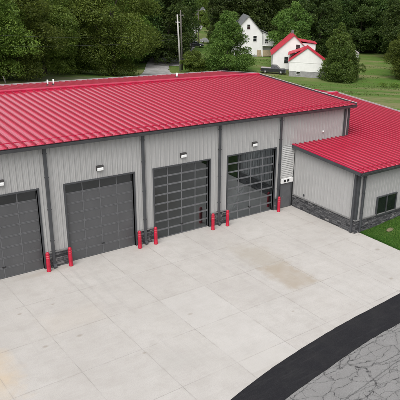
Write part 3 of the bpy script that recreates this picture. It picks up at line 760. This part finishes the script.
# window
r = MB(); x0, x1, z0, z1 = 19.62, 21.70, .80, 2.20; ya, yb = WY-.13, WY+.01
r.box(x0, x0+.07, ya, yb, z0, z1); r.box(x1-.07, x1, ya, yb, z0, z1); r.box(x0+.071, x1-.071, ya, yb, z1-.07, z1); r.box(x0+.071, x1-.071, ya, yb, z0, z0+.07); r.box(20.61, 20.71, ya+.01, yb, z0+.071, z1-.071)
wf = r.build('window', M['dark_trim'], wing)
r = MB(); r.box(x0+.071, 20.609, ya+.05, ya+.06, z0+.071, z1-.071); r.box(20.711, x1-.071, ya+.05, ya+.06, z0+.071, z1-.071); r.build('pane', M['dark_glass'], wf)
r = MB(); r.bbox(17.60, 17.655, -1.30, -1.16, 1.10, 1.24, .01); r.build('outlet_cover', M['dark_trim'], wing)

# small landscaping bits by the lawn corner
t = thing('mulch_patch', 'small flat brown mulch patch on the lawn below the wing window', 'stone', (20.1,-7.35,lawnz(20.1,-7.35)), .3)
r = MB(); r.lathe([(.0,-.03),(.30,-.02),(.36,.03),(.27,.08),(0,.10)], n=9); o = r.build('patch_body', plain('brown_mulch', (.17,.14,.085), .9, var=.2, scale=6), t); o.scale = (1.3,.6,.5)  # low disc stands for a bare mulch patch in the lawn

# ------------------------------------------------------------------ trees
def leaves(name, lobes, n_total, size, mat, up_bias=.5):
    """lobes: (x,y,z,rx,ry,rz). leaf-sized quads spread through the shell of each lobe"""
    vol = np.array([l[3]*l[4]+l[4]*l[5]+l[3]*l[5] for l in lobes]); cnt = np.maximum(20,(n_total*vol/vol.sum()).astype(int))
    P_, NN, T_ = [], [], []
    for l, c_ in zip(lobes, cnt):
        d_ = rng.normal(size=(c_,3)); d_ /= np.linalg.norm(d_,axis=1)[:,None]
        d_[:,2] = np.where(d_[:,2] < -.75, -d_[:,2], d_[:,2])
        rad = 1-np.abs(rng.normal(0,.20,c_)); rad += rng.uniform(0,.12,c_)
        # little twigs: group leaves into sprays
        k = max(3, c_//14); sp = rng.normal(size=(k,3)); sp /= np.linalg.norm(sp,axis=1)[:,None]; sp[:,2] = np.where(sp[:,2] < -.7, -sp[:,2], sp[:,2])
        which = rng.integers(0,k,c_); tl = rng.uniform(-.10,.10)
        dd = sp[which]*(.92+rng.uniform(-.1,.18,c_))[:,None]+rng.normal(0,.13,(c_,3))
        m_ = rng.uniform(size=c_) < .6
        q = np.where(m_[:,None], dd, d_*rad[:,None])
        P_.append(np.array(l[:3])+q*np.array(l[3:6])); nn = d_*.6+rng.normal(0,.45,(c_,3)); nn[:,2] += up_bias; NN.append(nn)
        T_.append(np.clip(rng.normal(.45+tl*1.6,.22,c_),0,1))
    P_ = np.concatenate(P_); NN = np.concatenate(NN); T_ = np.concatenate(T_); NN /= np.linalg.norm(NN,axis=1)[:,None]
    n = len(P_); a_ = rng.normal(size=(n,3)); u = np.cross(NN,a_); u /= np.linalg.norm(u,axis=1)[:,None]; v = np.cross(NN,u)
    sz = (size*rng.uniform(.55,1.25,n))[:,None]
    bend = NN*sz*.12
    V = np.stack([P_-u*sz*.5, P_-v*sz*.30-bend, P_+u*sz*.5, P_+v*sz*.30-bend],1).reshape(-1,3)
    me = bpy.data.meshes.new(name); me.vertices.add(len(V)); me.vertices.foreach_set('co', V.ravel())
    me.loops.add(4*n); me.loops.foreach_set('vertex_index', np.arange(4*n)); me.polygons.add(n)
    me.polygons.foreach_set('loop_start', np.arange(0,4*n,4)); me.polygons.foreach_set('loop_total', np.full(n,4))
    at = me.attributes.new('tone','FLOAT','FACE'); at.data.foreach_set('value', T_)
    me.materials.append(mat); me.update(calc_edges=True); return me
def trunk_mesh(h, r0, lobes, nlimb=9, leader=.68):
    mb = MB()
    pts = [(0,0,-.4),(random.uniform(-.05,.05),0,h*.12),(random.uniform(-.15,.15),random.uniform(-.15,.15),h*.35),(random.uniform(-.3,.3),random.uniform(-.3,.3),h*.6),(random.uniform(-.3,.3),random.uniform(-.3,.3),h*leader)]
    mb.tube(pts, [r0*1.35,r0,r0*.8,r0*.5,r0*.12], 9)
    for l in random.sample(lobes, min(nlimb,len(lobes))):
        t = random.uniform(.22,.6); z = min(h*t, max(.8,l[2]-.5)); k = min(3,int(t*4)); b_ = Vector((pts[2][0]*t,pts[2][1]*t,z)); e = Vector(l[:3])
        mid = b_.lerp(e,.5)+Vector((random.uniform(-.3,.3),random.uniform(-.3,.3),-.15))
        mb.tube([b_,mid,e], [r0*.38,r0*.22,r0*.05], 6)
    return mb
def crown_lobes(kind, h, r, base):
    L_ = []
    n = {'round':64,'cone':80,'cedar':80,'bush':40,'spread':66}[kind]
    for k in range(n):
        for _ in range(60):
            t = random.random()
            if kind == 'round': rr = r*math.sqrt(max(0,1-(2*t-.85)**2/1.35))
            elif kind == 'spread': rr = r*math.sqrt(max(0,1-(2*t-1.1)**2/1.25))
            elif kind == 'cone': rr = 1.12*r*(1.02-t)**.62*(.72+.28*min(1,t/.2))
            elif kind == 'cedar': rr = 1.08*r*(1.02-t)**.75*(.8+.2*math.sin(t*7+k))
            else: rr = r*math.sqrt(max(0,1-(t*1.5-.6)**2))
            if random.random() < rr/r*.7+.35: break
        th = random.uniform(0,6.283); rr *= 1+.20*math.sin(2*th+r*7)*math.sin(5*t+h)+random.uniform(-.06,.16); q = rr*math.sqrt(random.uniform(.12,.82)); s_ = random.uniform(.18,.34)*r*(1 if t < .8 else .75)
        if kind in ('cone','cedar'): s_ *= .95*(1.1-t*.42)
        L_.append((q*math.cos(th), q*math.sin(th), base+(h-base)*t*.93+.2, s_*1.15, s_*1.15, s_*(.88 if kind != 'cedar' else 1.15)))
    L_.append((0,0,base+(h-base)*.93,r*.16,r*.16,(h-base)*.07))
    return L_
VAR = {}
def variant(key, kind, h, r, base, n, size, mat, r0=.28, name='deciduous_tree'):
    L_ = crown_lobes(kind, h, r, base); me = leaves('crown', L_, n, size, M[mat])
    tm = trunk_mesh(h, r0, L_)
    t = bpy.data.objects.new('trunk', None)
    tr = tm.build('trunk', M['bark']); tme = tr.data; bpy.data.objects.remove(tr); bpy.data.objects.remove(t)
    VAR[key] = (me, tme, name)
variant('A','round',17,6.2,.9,62000,.29,'leaf_mid'); variant('B','round',16,5.6,.8,56000,.29,'leaf_mid'); variant('C','spread',17.5,7.0,.1,80000,.30,'leaf_mid',.4)
variant('D','round',18,5.8,1.6,30000,.44,'leaf_dark'); variant('D2','spread',18,6.2,1.0,30000,.46,'leaf_dark'); variant('D3','cone',17,5.0,.9,26000,.44,'leaf_dark')
variant('E','cone',13.4,5.3,.5,52000,.29,'leaf_bright',.3); variant('F','cedar',12.6,4.6,.2,42000,.32,'leaf_bright',.25,'cedar_tree')
variant('H','round',15,5.2,1.0,26000,.42,'leaf_bright'); variant('S','bush',4.8,2.5,-.2,22000,.26,'leaf_mid',.10,'bush')
variant('T','bush',1.6,1.3,.0,2600,.16,'leaf_mid',.05,'bush')
def tree(key, x, y, label, cat='tree', sc=1, rz=None, group=None, zs=None, dz=0):
    me, tme, name = VAR[key]
    t = thing(name, label, cat, (x,y,ground(x,y)-.1+dz), random.uniform(0,6.28) if rz is None else rz, group)
    t.scale = (sc,sc,zs or sc)
    for nm, m_ in (('trunk',tme),('crown',me)):
        o = bpy.data.objects.new(nm, m_); COL.objects.link(o); o.parent = t
    return t
G1 = 'row of large trees behind the garage roof'
tree('A', 12.5, 58.5, 'mid-green tree half cut off by the left photo edge, behind the garage roof', sc=1.0, group=G1)
tree('B', 20.0, 63.5, 'mid-green tree second from the left photo edge, behind the garage ridge', sc=1.05, group=G1)
tree('A', 27.0, 72.0, 'tall mid-green tree in the middle of the left-hand tree row, behind the two vent pipes', sc=.95, group=G1, rz=2)
tree('C', 39.2, 72.0, 'widest rounded tree of the row, its skirt reaching the grass left of the gravel drive', sc=1.0, group=G1, rz=1.0)
tree('B', 33.4, 79.0, 'mid-green tree just left of and behind the widest rounded tree', sc=1.0, group=G1, rz=4)
tree('D', 66.0, 98.0, 'dark tree overhanging the gravel drive beside the utility poles', sc=.92, group=G1)
tree('D2', 61.0, 101.0, 'dark tree left of the gravel drive, behind the widest rounded tree', sc=.9, group=G1)
GB = 'second row of trees behind the left-hand tree row'
for i, (s, l) in enumerate([(122,-68),(126,-58),(118,-50),(128,-44),(136,-62),(140,-52),(138,-40),(150,-46),(150,-58),(155,-36),(160,-50),(165,-40),(172,-34)]):
    x, y = sl(s, l+random.uniform(-1,1)); tree(['D','A','D2','B','D3'][i % 5], x, y, 'shaded tree glimpsed between the crowns of the left-hand tree row', group=GB, sc=random.uniform(.9,1.1))
tree('S', 63.6, 83.4, 'dark rounded bush right of the utility poles at the roof ridge', 'bush', 1.0)
tree('E', 71.3, 82.2, 'broad bright-green pyramid-shaped tree standing alone left of the white houses', sc=1.03, zs=.98)
tree('F', 87.2, 62.6, 'bright-green pointed tree just right of the white house with red roof', sc=.92, zs=.98, rz=.5)
tree('F', 91.0, 63.6, 'shorter darker pointed tree leaning against the pointed tree right of the white house', sc=.78, rz=2.5)
tree('B', 105.0, 57.5, 'mid-green tree cut off by the right photo edge, at the meadow', sc=.80)
tree('D2', 113.0, 62.0, 'dark spreading tree behind the right-edge tree, over the meadow', sc=.8)
tree('H', 103.5, 96.0, 'pale green round tree directly behind the red-roofed white house', sc=1.0)
tree('H', 93.0, 110.0, 'pale green tree behind the grey-roofed white house', sc=.75)
GR = 'dark wood behind the white houses'
k = 0
for s in (176,184,196,208,222):
    for l in np.arange(-22 if s > 190 else 6, 62, 8.2):
        if 174 < s < 190 and 12 < l < 24: continue
        x, y = sl(s+random.uniform(-3,3), l+random.uniform(-2,2))
        tree(['D','D2','D3','D2','D'][k % 5], x, y, 'dark tree in the wood behind the white houses and the meadow', group=GR, sc=random.uniform(.9,1.25)); k += 1
GF = 'far trees along the distant road'
k = 0
for s in (262,285,305,330):
    for l in np.arange(-150, 72, 9.5):
        u_ = l/s
        if s < 300 and -.165 < u_ < -.12: continue
        if 250 < s < 300 and -.19 < u_ < -.11: continue
        x, y = sl(s+random.uniform(-6,6), l+random.uniform(-3,3))
        tree(['D','A','D3','B','H','D2'][k % 6], x, y, 'distant tree in the far belt beyond the road and wood', group=GF, sc=random.uniform(.8,1.15)); k += 1
for s, l in ((200,-44),(212,-50),(225,-56),(235,-50),(232,-26),(246,-30),(214,-21),(208,-62),(190,-60),(196,-70),(185,-50),(245,-62)):
    x, y = sl(s, l); tree(['D','A','D2','H','B'][k % 5], x, y, 'roadside tree between the gravel drive and the distant houses', group='roadside trees', sc=random.uniform(.7,.95)); k += 1
for s, l, sc in ((262,-41,1.3),(255,-37.5,1.1),(228,-31,1.0),(196,-27.5,.8),(204,-24,.8)):
    x, y = sl(s, l); tree('S', x, y, 'bright rounded shrub beside the distant road', 'bush', sc, group='shrubs by the distant road')
# rough tufts and low bushes on the meadow at right
for i, (s, l) in enumerate([(128,18),(129,20.5),(131,23),(127.5,24.5),(130,27)]):
    x, y = sl(s, l); tree('T', x, y, 'low dark weed clump on the meadow right of the pointed tree', 'weeds', random.uniform(.7,1.1), group='weed clumps on the meadow', zs=.55)

g = MB(); g.raw = True
for k in range(20000):
    s_ = random.uniform(96,165); l_ = random.uniform(-18,52)
    v = math.sin(l_*.21+s_*.13)+math.sin(l_*.07-s_*.31+1.3)+math.sin(s_*.9+math.sin(l_*.3)*1.5)*.8
    if v < random.uniform(-.6,1.6): continue
    x, y = sl(s_, l_); z = ground(x,y)-.05
    if s_ > 84: z += (math.sin(x*.13)*math.cos(y*.11)*.16+math.sin(x*.31+y*.23)*.05)*min(1,(s_-84)/30)
    hh = random.uniform(.05,.17); w_ = random.uniform(.04,.11); th = random.uniform(0,3.14); dx, dy = math.cos(th)*w_, math.sin(th)*w_
    g.face([(x-dx,y-dy,z-.03),(x+dx,y+dy,z-.03),(x+dx*.7+random.gauss(0,.05),y+dy*.7,z+hh),(x-dx*.5,y-dy*.5+random.gauss(0,.05),z+hh*.8)], random.random())
M['tuft'] = leaf_mat('meadow_tufts', (.075,.120,.024), (.21,.24,.075), .6)
g.build('meadow_grass', M['tuft'], kind='stuff')

# ------------------------------------------------------------------ houses
def house_window(parent, x, y, z, w_, h_, face='y', side=-1):
    f_ = MB(); t = .07
    def bx(a0,a1,z0,z1,o0,o1):
        if face == 'y': f_.box(a0,a1,min(y+side*o0,y+side*o1),max(y+side*o0,y+side*o1),z0,z1)
        else: f_.box(min(y+side*o0,y+side*o1),max(y+side*o0,y+side*o1),a0,a1,z0,z1)
    bx(x-w_/2-t,x-w_/2,z-t,z+h_+t,0,.08); bx(x+w_/2,x+w_/2+t,z-t,z+h_+t,0,.08); bx(x-w_/2+.001,x+w_/2-.001,z+h_,z+h_+t,0,.08); bx(x-w_/2+.001,x+w_/2-.001,z-t,z,0,.10); bx(x-w_/2+.001,x+w_/2-.001,z+h_*.48,z+h_*.48+.06,.0,.05)
    o = f_.build('window', M['white_paint'], parent)
    f_ = MB(); bx(x-w_/2+.002,x+w_/2-.002,z+.002,z+h_-.002,-.03,.036); f_.build('pane', M['dark_glass'], o)
def gable_volume(parent, x0, x1, y0, y1, z0, ez, pz, wall, roofm, ov=.3, found=.0, siding=True, px=None):
    """gable front faces -y; ridge runs along y"""
    px = (x0+x1)/2 if px is None else px
    w = MB(); w.prism([(x0,z0+found),(x1,z0+found),(x1,ez),(px,pz),(x0,ez)], y0, y1, 'y')
    wall_o = w.build('wall', wall, parent)
    if siding:   # clapboard courses as thin boards
        w = MB(); z = z0+found+.02
        while z < pz-.2:
            zz = z+.19
            if zz <= ez: a_, b_ = x0, x1
            else:
                t = (zz-ez)/(pz-ez); a_ = x0+(px-x0)*t; b_ = x1+(px-x1)*t
            w.face([(a_,y0-.025,z),(b_,y0-.025,z),(b_,y0-.004,z+.19),(a_,y0-.004,z+.19)])
            w.face([(a_,y0-.025,z),(a_,y0,z),(b_,y0,z),(b_,y0-.025,z)])
            z += .2
        w.build('clapboards', wall, wall_o)
    if found:
        w = MB(); w.box(x0+.02, x1-.02, y0+.02, y1-.02, z0-.6, z0+found-.002); w.build('foundation', M['foundation'], parent)
    r = MB(); t = .10
    def side(xe, xp):
        dx = xe-xp; sl_ = (ez-pz)/dx; xo = xe+math.copysign(ov,dx); zo = ez+sl_*(xo-xe)
        r.prism([(xo,zo+.02),(xp,pz+.02),(xp,pz+.02+t),(xo,zo+.02+t)] if dx < 0 else [(xp,pz+.02),(xo,zo+.02),(xo,zo+.02+t),(xp,pz+.02+t)], y0-ov, y1+ov, 'y')
        n = 12; 
        for k in range(int((y1-y0+2*ov)/.6)):
            yy = y0-ov+.3+k*.6
            r.prism([(xo,zo+.02+t),(xp,pz+.02+t),(xp,pz+.06+t),(xo,zo+.06+t)], yy-.02, yy+.02, 'y')
    side(x0, px); side(x1, px)
    ro = r.build('roof', roofm, parent)
    return wall_o, ro
# white house with red roof: local x to the right, local y away from camera
hz = ground(87,82)
H1 = thing('white_house', 'white two-storey house with steep red roof and lower front wing', 'house', (87.0,84.6,hz), -(.747-.10))
H1.rotation_euler = (0,0,-.66)
gable_volume(H1, -.2, 9.4, -5.0, 3.6, 0, 3.7, 8.1, M['siding'], M['house_roof'], .35, .3)
house_window(H1, 3.0, -5.0, 1.7, .9, 1.5); house_window(H1, 5.6, -5.0, 4.6, .9, 1.5)
d_ = MB(); d_.box(6.6, 9.9, -3.6, 1.2, 3.9, 6.35); dw = d_.build('dormer', M['siding'], H1)
d_ = MB(); d_.prism([(5.4,6.9),(10.2,6.34),(10.2,6.50),(5.4,7.06)], -3.9, 1.5, 'y'); d_.build('roof', M['house_roof'], dw)
c_ = MB(); c_.box(4.3, 4.85, 0.5, 1.05, 7.2, 8.9); c_.build('chimney', M['grey_shingle'], H1)
# front wing, lower gable
H1b = thing('white_outbuilding', 'low white gabled annex with red roof and grey block base in front of house', 'outbuilding', (84.55,69.25,ground(84.5,69)), -.74)
gable_volume(H1b, -4.3, 4.2, 0, 5.5, 0, 3.3, 6.3, M['siding'], M['house_roof'], .25, 1.15, px=-.4)
house_window(H1b, -2.2, .02, .42, .8, .6)
b_ = MB(); b_.box(-4.36, 4.26, -.05, -.028, 3.05, 3.15); b_.build('trim_board', M['white_paint'], H1b)
b_ = MB(); b_.prism([(-4.7,4.3),(-.3,6.0),(-.3,6.12),(-4.7,4.45)], 2.6, 7.6, 'y'); b_.build('porch_roof', M['house_roof'], H1b)
b_ = MB(); b_.box(-4.4, -.4, 5.52, 7.4, 0, 4.35); b_.build('link_wall', M['siding'], H1b)
# grey-roofed white house half hidden by the pyramid-shaped tree
H2 = thing('white_farmhouse', 'white house with grey shingle roof half hidden behind the pyramid-shaped tree', 'house', (94.6,105.6,ground(94,105)), -.50)
gable_volume(H2, -3.5, 4.2, -3.0, 6.0, 0, 6.3, 10.4, M['siding'], M['grey_shingle'], .35, .3)
house_window(H2, .4, -3.0, 7.1, .8, 1.2); house_window(H2, -1.6, -3.0, 4.0, .9, 1.4); house_window(H2, 2.2, -3.0, 4.0, .9, 1.4)
b_ = MB(); b_.prism([(4.2,.3),(9.2,.3),(9.2,4.6),(4.2,6.6)], -1.2, 4.6, 'y'); wv = b_.build('side_wing', M['siding'], H2)
b_ = MB(); b_.prism([(4.25,6.75),(9.6,4.6),(9.6,4.78),(4.25,6.95)], -1.6, 5.0, 'y'); b_.build('roof', M['grey_shingle'], wv)
house_window(H2, 5.8, -1.2, 3.4, .8, 1.1); house_window(H2, 7.6, -1.2, 1.2, .9, 1.2)
b_ = MB()
for k in range(9): b_.box(4.5+k*.5, 4.56+k*.5, -2.9, -2.84, 3.0, 3.9)
b_.box(4.3, 8.8, -2.92, -2.82, 3.9, 3.98); b_.box(4.3, 8.8, -2.95, -1.21, 2.86, 2.99)
for xx in (4.4, 8.6): b_.box(xx, xx+.14, -2.94, -2.8, 0, 2.86)
b_.build('balcony', M['white_paint'], H2)
# fence panel
F_ = thing('wooden_fence', 'tan wooden board fence between the two white houses', 'fence', (95.6,101.2,ground(96,101)), -.50+.35)
b_ = MB(); k = 0
while k*.16 < 5.6: b_.box(k*.16, k*.16+.145, -.012, .012, .05, 1.75+random.uniform(-.03,.03), random.random()); k += 1
b_.box(0, 5.6, .013, .05, .4, .5); b_.box(0, 5.6, .013, .05, 1.3, 1.4); b_.build('board_panel', M['tan_wood'], F_)
for k in range(4):
    b_ = MB(); b_.box(k*1.85-.05, k*1.85+.05, .052, .15, -.2, 1.85); b_.build('post', M['tan_wood'], F_)
# shed in the shade of the wood
S_ = thing('white_shed', 'small white shed in the shade under the dark wood at right', 'shed', (117.5,86.2,ground(117,86)), -.80)
gable_volume(S_, -1.6, 1.6, 0, 3.4, 0, 2.0, 2.9, M['siding'], M['galv'], .2)
# distant houses at the end of the far road
for i, (x, y, rz_, w_, h_, lb) in enumerate(((131,217,-.3,7,5,'distant pale house at the end of the far road, left one'),(137.5,211.5,-.9,6,6,'distant pale gabled house among trees right of the far road'),(147,204,-.5,5,5,'distant pale house half hidden in trees, rightmost'))):
    D_ = thing('distant_house', lb, 'house', (x,y,ground(x,y)), rz_, 'distant houses beyond the road')
    gable_volume(D_, -w_/2, w_/2, -4, 4, 0, h_*.6, h_+1.2, M['siding'], M['grey_shingle'], .4, siding=False)
    for xx in (-w_*.25, w_*.25): house_window(D_, xx, -4, 1.2, .9, 1.3)
    house_window(D_, 0, -4, h_*.6+.3, .8, 1.1)

# ------------------------------------------------------------------ vehicles
def vehicle(name, label, cat, loc, rz_, paint, L_, pickup=False):
    t = thing(name, label, cat, loc, rz_)
    hw = .92 if not pickup else 1.0; hl = L_/2; gc = .28 if not pickup else .42
    b_ = MB()
    if pickup: prof = [(-hl,gc),(hl,gc),(hl,.95),(hl-.25,1.12),(hl-1.5,1.2),(-hl+.02,1.2),(-hl,1.1)]
    else: prof = [(-hl,gc),(hl,gc),(hl+.02,.55),(hl-.1,.78),(hl-1.1,.92),(-hl+.5,.98),(-hl,.9),(-hl-.03,.6)]
    rings = []
    for yy, ins in ((-hw,.06),(-hw+.08,0),(hw-.08,0),(hw,.06)):
        rings.append([(x*(1-ins*.3/hl), yy, z-(ins if z > .7 else 0)) for x, z in prof])
    b_.loft(rings); body = b_.build('body', paint, t)
    # cabin
    if pickup: bot = (-.55,1.45); top = (-.35,.75); z0, z1 = 1.19, 1.88
    else: bot = (-hl+.35,1.05); top = (-hl+1.05,.35); z0, z1 = .93, 1.45
    c_ = MB(); c_.loft([[(bot[0],-hw+.08,z0),(bot[1],-hw+.08,z0),(bot[1],hw-.08,z0),(bot[0],hw-.08,z0)],[(top[0]-.03,-hw+.24,z1-.05),(top[1]+.03,-hw+.24,z1-.05),(top[1]+.03,hw-.24,z1-.05),(top[0]-.03,hw-.24,z1-.05)]]); c_.build('windows', M['dark_glass'], body)
    c_ = MB(); c_.bbox(top[0]-.06, top[1]+.06, -hw+.22, hw-.22, z1-.06, z1+.02, .03)
    for sy in (-1,1):
        for xb, xt in ((bot[0],top[0]),(bot[1],top[1]),((bot[0]+bot[1])/2,(top[0]+top[1])/2)):
            c_.tube([(xb,sy*(hw-.075),z0-.01),(xt,sy*(hw-.235),z1-.03)], .035, 6)
    c_.build('cabin_roof', paint, body)
    for sx_ in (-hl*.63, hl*.63):
        for sy in (-1,1):
            wr = .33 if not pickup else .40
            w_ = MB(); w_.lathe([(wr*.6,-.11),(wr*.97,-.11),(wr,-.08),(wr,.08),(wr*.97,.11),(wr*.6,.11)], n=20); o = w_.build('wheel', M['tyre'], t); o.location = (sx_,sy*(hw-.10),wr); o.rotation_euler = (R(90),0,0)
            w_ = MB(); w_.lathe([(.0,-.115),(wr*.6,-.118),(wr*.6,.118),(0,.115)], n=16); r_ = w_.build('rim', M['chrome'], o)
    for sy in (-1,1):
        q = MB(); q.bbox(hl-.10, hl+.03, sy*.68-.18, sy*.68+.18, gc+.28, gc+.44, .02); q.build('headlight', M['hlight'], t)
        q = MB(); q.bbox(-hl-.05, -hl+.08, sy*.75-.12, sy*.75+.12, gc+.35, gc+.58, .02); q.build('tail_light', M['tlight'], t)
    for sx_ in (hl, -hl):
        q = MB(); q.bbox(sx_-.08, sx_+.08, -hw+.05, hw-.05, gc, gc+.2, .03); q.build('bumper', M['chrome'] if pickup else paint, t)
    if pickup:
        q = MB(); q.box(-hl+.06, -.58, -hw+.1, hw-.1, 1.195, 1.235); q.build('bed_cover', M['galv'], t)
    return t
view = math.atan2(-math.sin(YAW), math.cos(YAW))   # local x pointing to the viewer's right
vehicle('pickup_truck', 'dark pickup truck parked left of the white house with red roof', 'pickup truck', (80.4,76.4,ground(80,76)), -.78, M['car_dark'], 5.7, True)
vehicle('parked_car', 'dark car parked by the distant road right of the utility poles', 'car', (91.2,124.8,ground(91,125)+.1), -.70, M['car_dark'], 4.6)
vehicle('parked_car', 'silver car parked on the distant grass left of the pyramid-shaped tree', 'car', (100.6,132.5,ground(100,132)+.05), -.60, M['car_silver'], 4.5)

# ------------------------------------------------------------------ poles, wires
def pole(x, y, top, mat, label, r0=.17, arm=None):
    z = ground(x, y)
    t = thing('utility_pole', label, 'utility pole', (x,y,z))
    p = MB(); tp = Vector(top)-Vector((x,y,z)); p.tube([(0,0,-.3),tp*.5,tp], [r0,r0*.85,r0*.65], 12); p.build('post', mat, t)
    if arm:
        for zz, ln in arm:
            c_ = tp*(zz/tp.z); q = MB(); ax = Vector((math.cos(YAW+.5),-math.sin(YAW+.5),0))*ln
            q.tube([c_-ax,c_+ax], .07, 6); ca = q.build('crossarm', mat, t)
            for k in (-.9,-.45,.45,.9):
                pp = c_+ax*k; q = MB(); q.lathe([(.03,0),(.06,.04),(.05,.12),(.03,.16),(0,.17)], tuple(pp+Vector((0,0,.06))), 10); q.build('insulator', M['cap'], ca)
    return t
pole(62.0, 86.4, (61.5,86.7,6.9), M['wood_pole'], 'pale weathered utility pole, tilted slightly left, behind the roof ridge', .22, [(10.2,.6)])
pole(63.4, 87.9, (63.2,88.1,7.7), M['wood_pole_dark'], 'dark utility pole right behind the pale weathered pole', .20, [(11.6,.9)])
pole(88.6, 122.9, (88.2,123.2,6.6), M['wood_pole_dark'], 'thin dark pole by the distant road, left of the parked dark car', .18, [(10.4,1.2),(9.4,1.0)])
pole(99.6, 135.8, (99.4,136.0,5.2), M['wood_pole_dark'], 'thin dark pole on the distant grass near the silver car', .16, [(9.4,1.0)])
pole(112, 147, (111.8,147.2,6.5), M['wood_pole_dark'], 'farthest thin pole among the distant roadside trees', .16, [(10.2,1.0)])
for i, (za, zb, off) in enumerate(((2.9,10.4,0),(2.1,9.2,.2))):
    w = MB(); pts = []
    for k in range(41):
        t_ = k/40; a_ = Vector((61.9+off,86.2,za)); b_ = Vector((-6,23,zb+.5)); p = a_.lerp(b_,t_); p.z -= 4*.9*t_*(1-t_); pts.append(p)
    w.tube(pts, .010, 5)
    tag(w.build('overhead_wire', M['wire']), ['upper grey wire crossing in front of the left-hand trees','lower grey wire crossing in front of the left-hand trees'][i], 'wire', 'overhead wires')
t = thing('fence_post', 'short dark post leaning on the grass at the left photo edge behind roof', 'post', (15.5,55.2,ground(15,55)), 0)
r = MB(); r.tube([(0,0,-.2),(-.12,0,.6),(-.3,.05,1.25)], [.10,.09,.08], 8); r.build('post', M['wood_pole_dark'], t)

# ------------------------------------------------------------------ camera, light, world
cam = bpy.data.cameras.new('camera'); co = bpy.data.objects.new('camera', cam); COL.objects.link(co); scene.camera = co
r_ = Vector((.74748338,-.66178806,.05749061)); u_ = Vector((.19996575,.30669905,.93056402)); f_ = Vector((.63346847,.68408498,-.36158739))
co.matrix_world = Matrix(((r_.x,u_.x,-f_.x,-10.8389),(r_.y,u_.y,-f_.y,-30.6244),(r_.z,u_.z,-f_.z,15.6657),(0,0,0,1)))
cam.sensor_width = 36; cam.sensor_fit = 'HORIZONTAL'; cam.lens = 604.25/400*36
cam.shift_x = -89.81/400; cam.shift_y = 12.25/400; cam.clip_end = 2000; cam.clip_start = .1

SUN_AZ, SUN_EL = R(-128), R(56)      # azimuth from +y towards +x
world = bpy.data.worlds.new('World'); scene.world = world; world.use_nodes = True
nt = world.node_tree; bg = nt.nodes['Background']
sky = nt.nodes.new('ShaderNodeTexSky'); sky.sky_type = 'NISHITA'; sky.sun_disc = False
sky.sun_elevation = SUN_EL; sky.sun_rotation = SUN_AZ; sky.air_density = 1.0; sky.dust_density = 6; sky.ozone_density = .6; sky.altitude = 100
hs = nt.nodes.new('ShaderNodeHueSaturation'); hs.inputs['Saturation'].default_value = .22
nt.links.new(sky.outputs[0], hs.inputs['Color']); nt.links.new(hs.outputs[0], bg.inputs[0]); bg.inputs[1].default_value = .15
sun = bpy.data.lights.new('sun', 'SUN'); so = bpy.data.objects.new('sun', sun); COL.objects.link(so)
sun.energy = .85; sun.angle = R(60); sun.color = (1,.97,.93)
dv = Vector((math.sin(SUN_AZ)*math.cos(SUN_EL), math.cos(SUN_AZ)*math.cos(SUN_EL), math.sin(SUN_EL)))
so.rotation_euler = dv.to_track_quat('Z','Y').to_euler()
vs = scene.view_settings; vs.view_transform = 'Standard'; vs.look = 'None'; vs.gamma = 1; vs.use_curve_mapping = False; vs.exposure = .48
scene.cycles.use_denoising = True
scene.cycles.max_bounces = 8; scene.cycles.transparent_max_bounces = 12
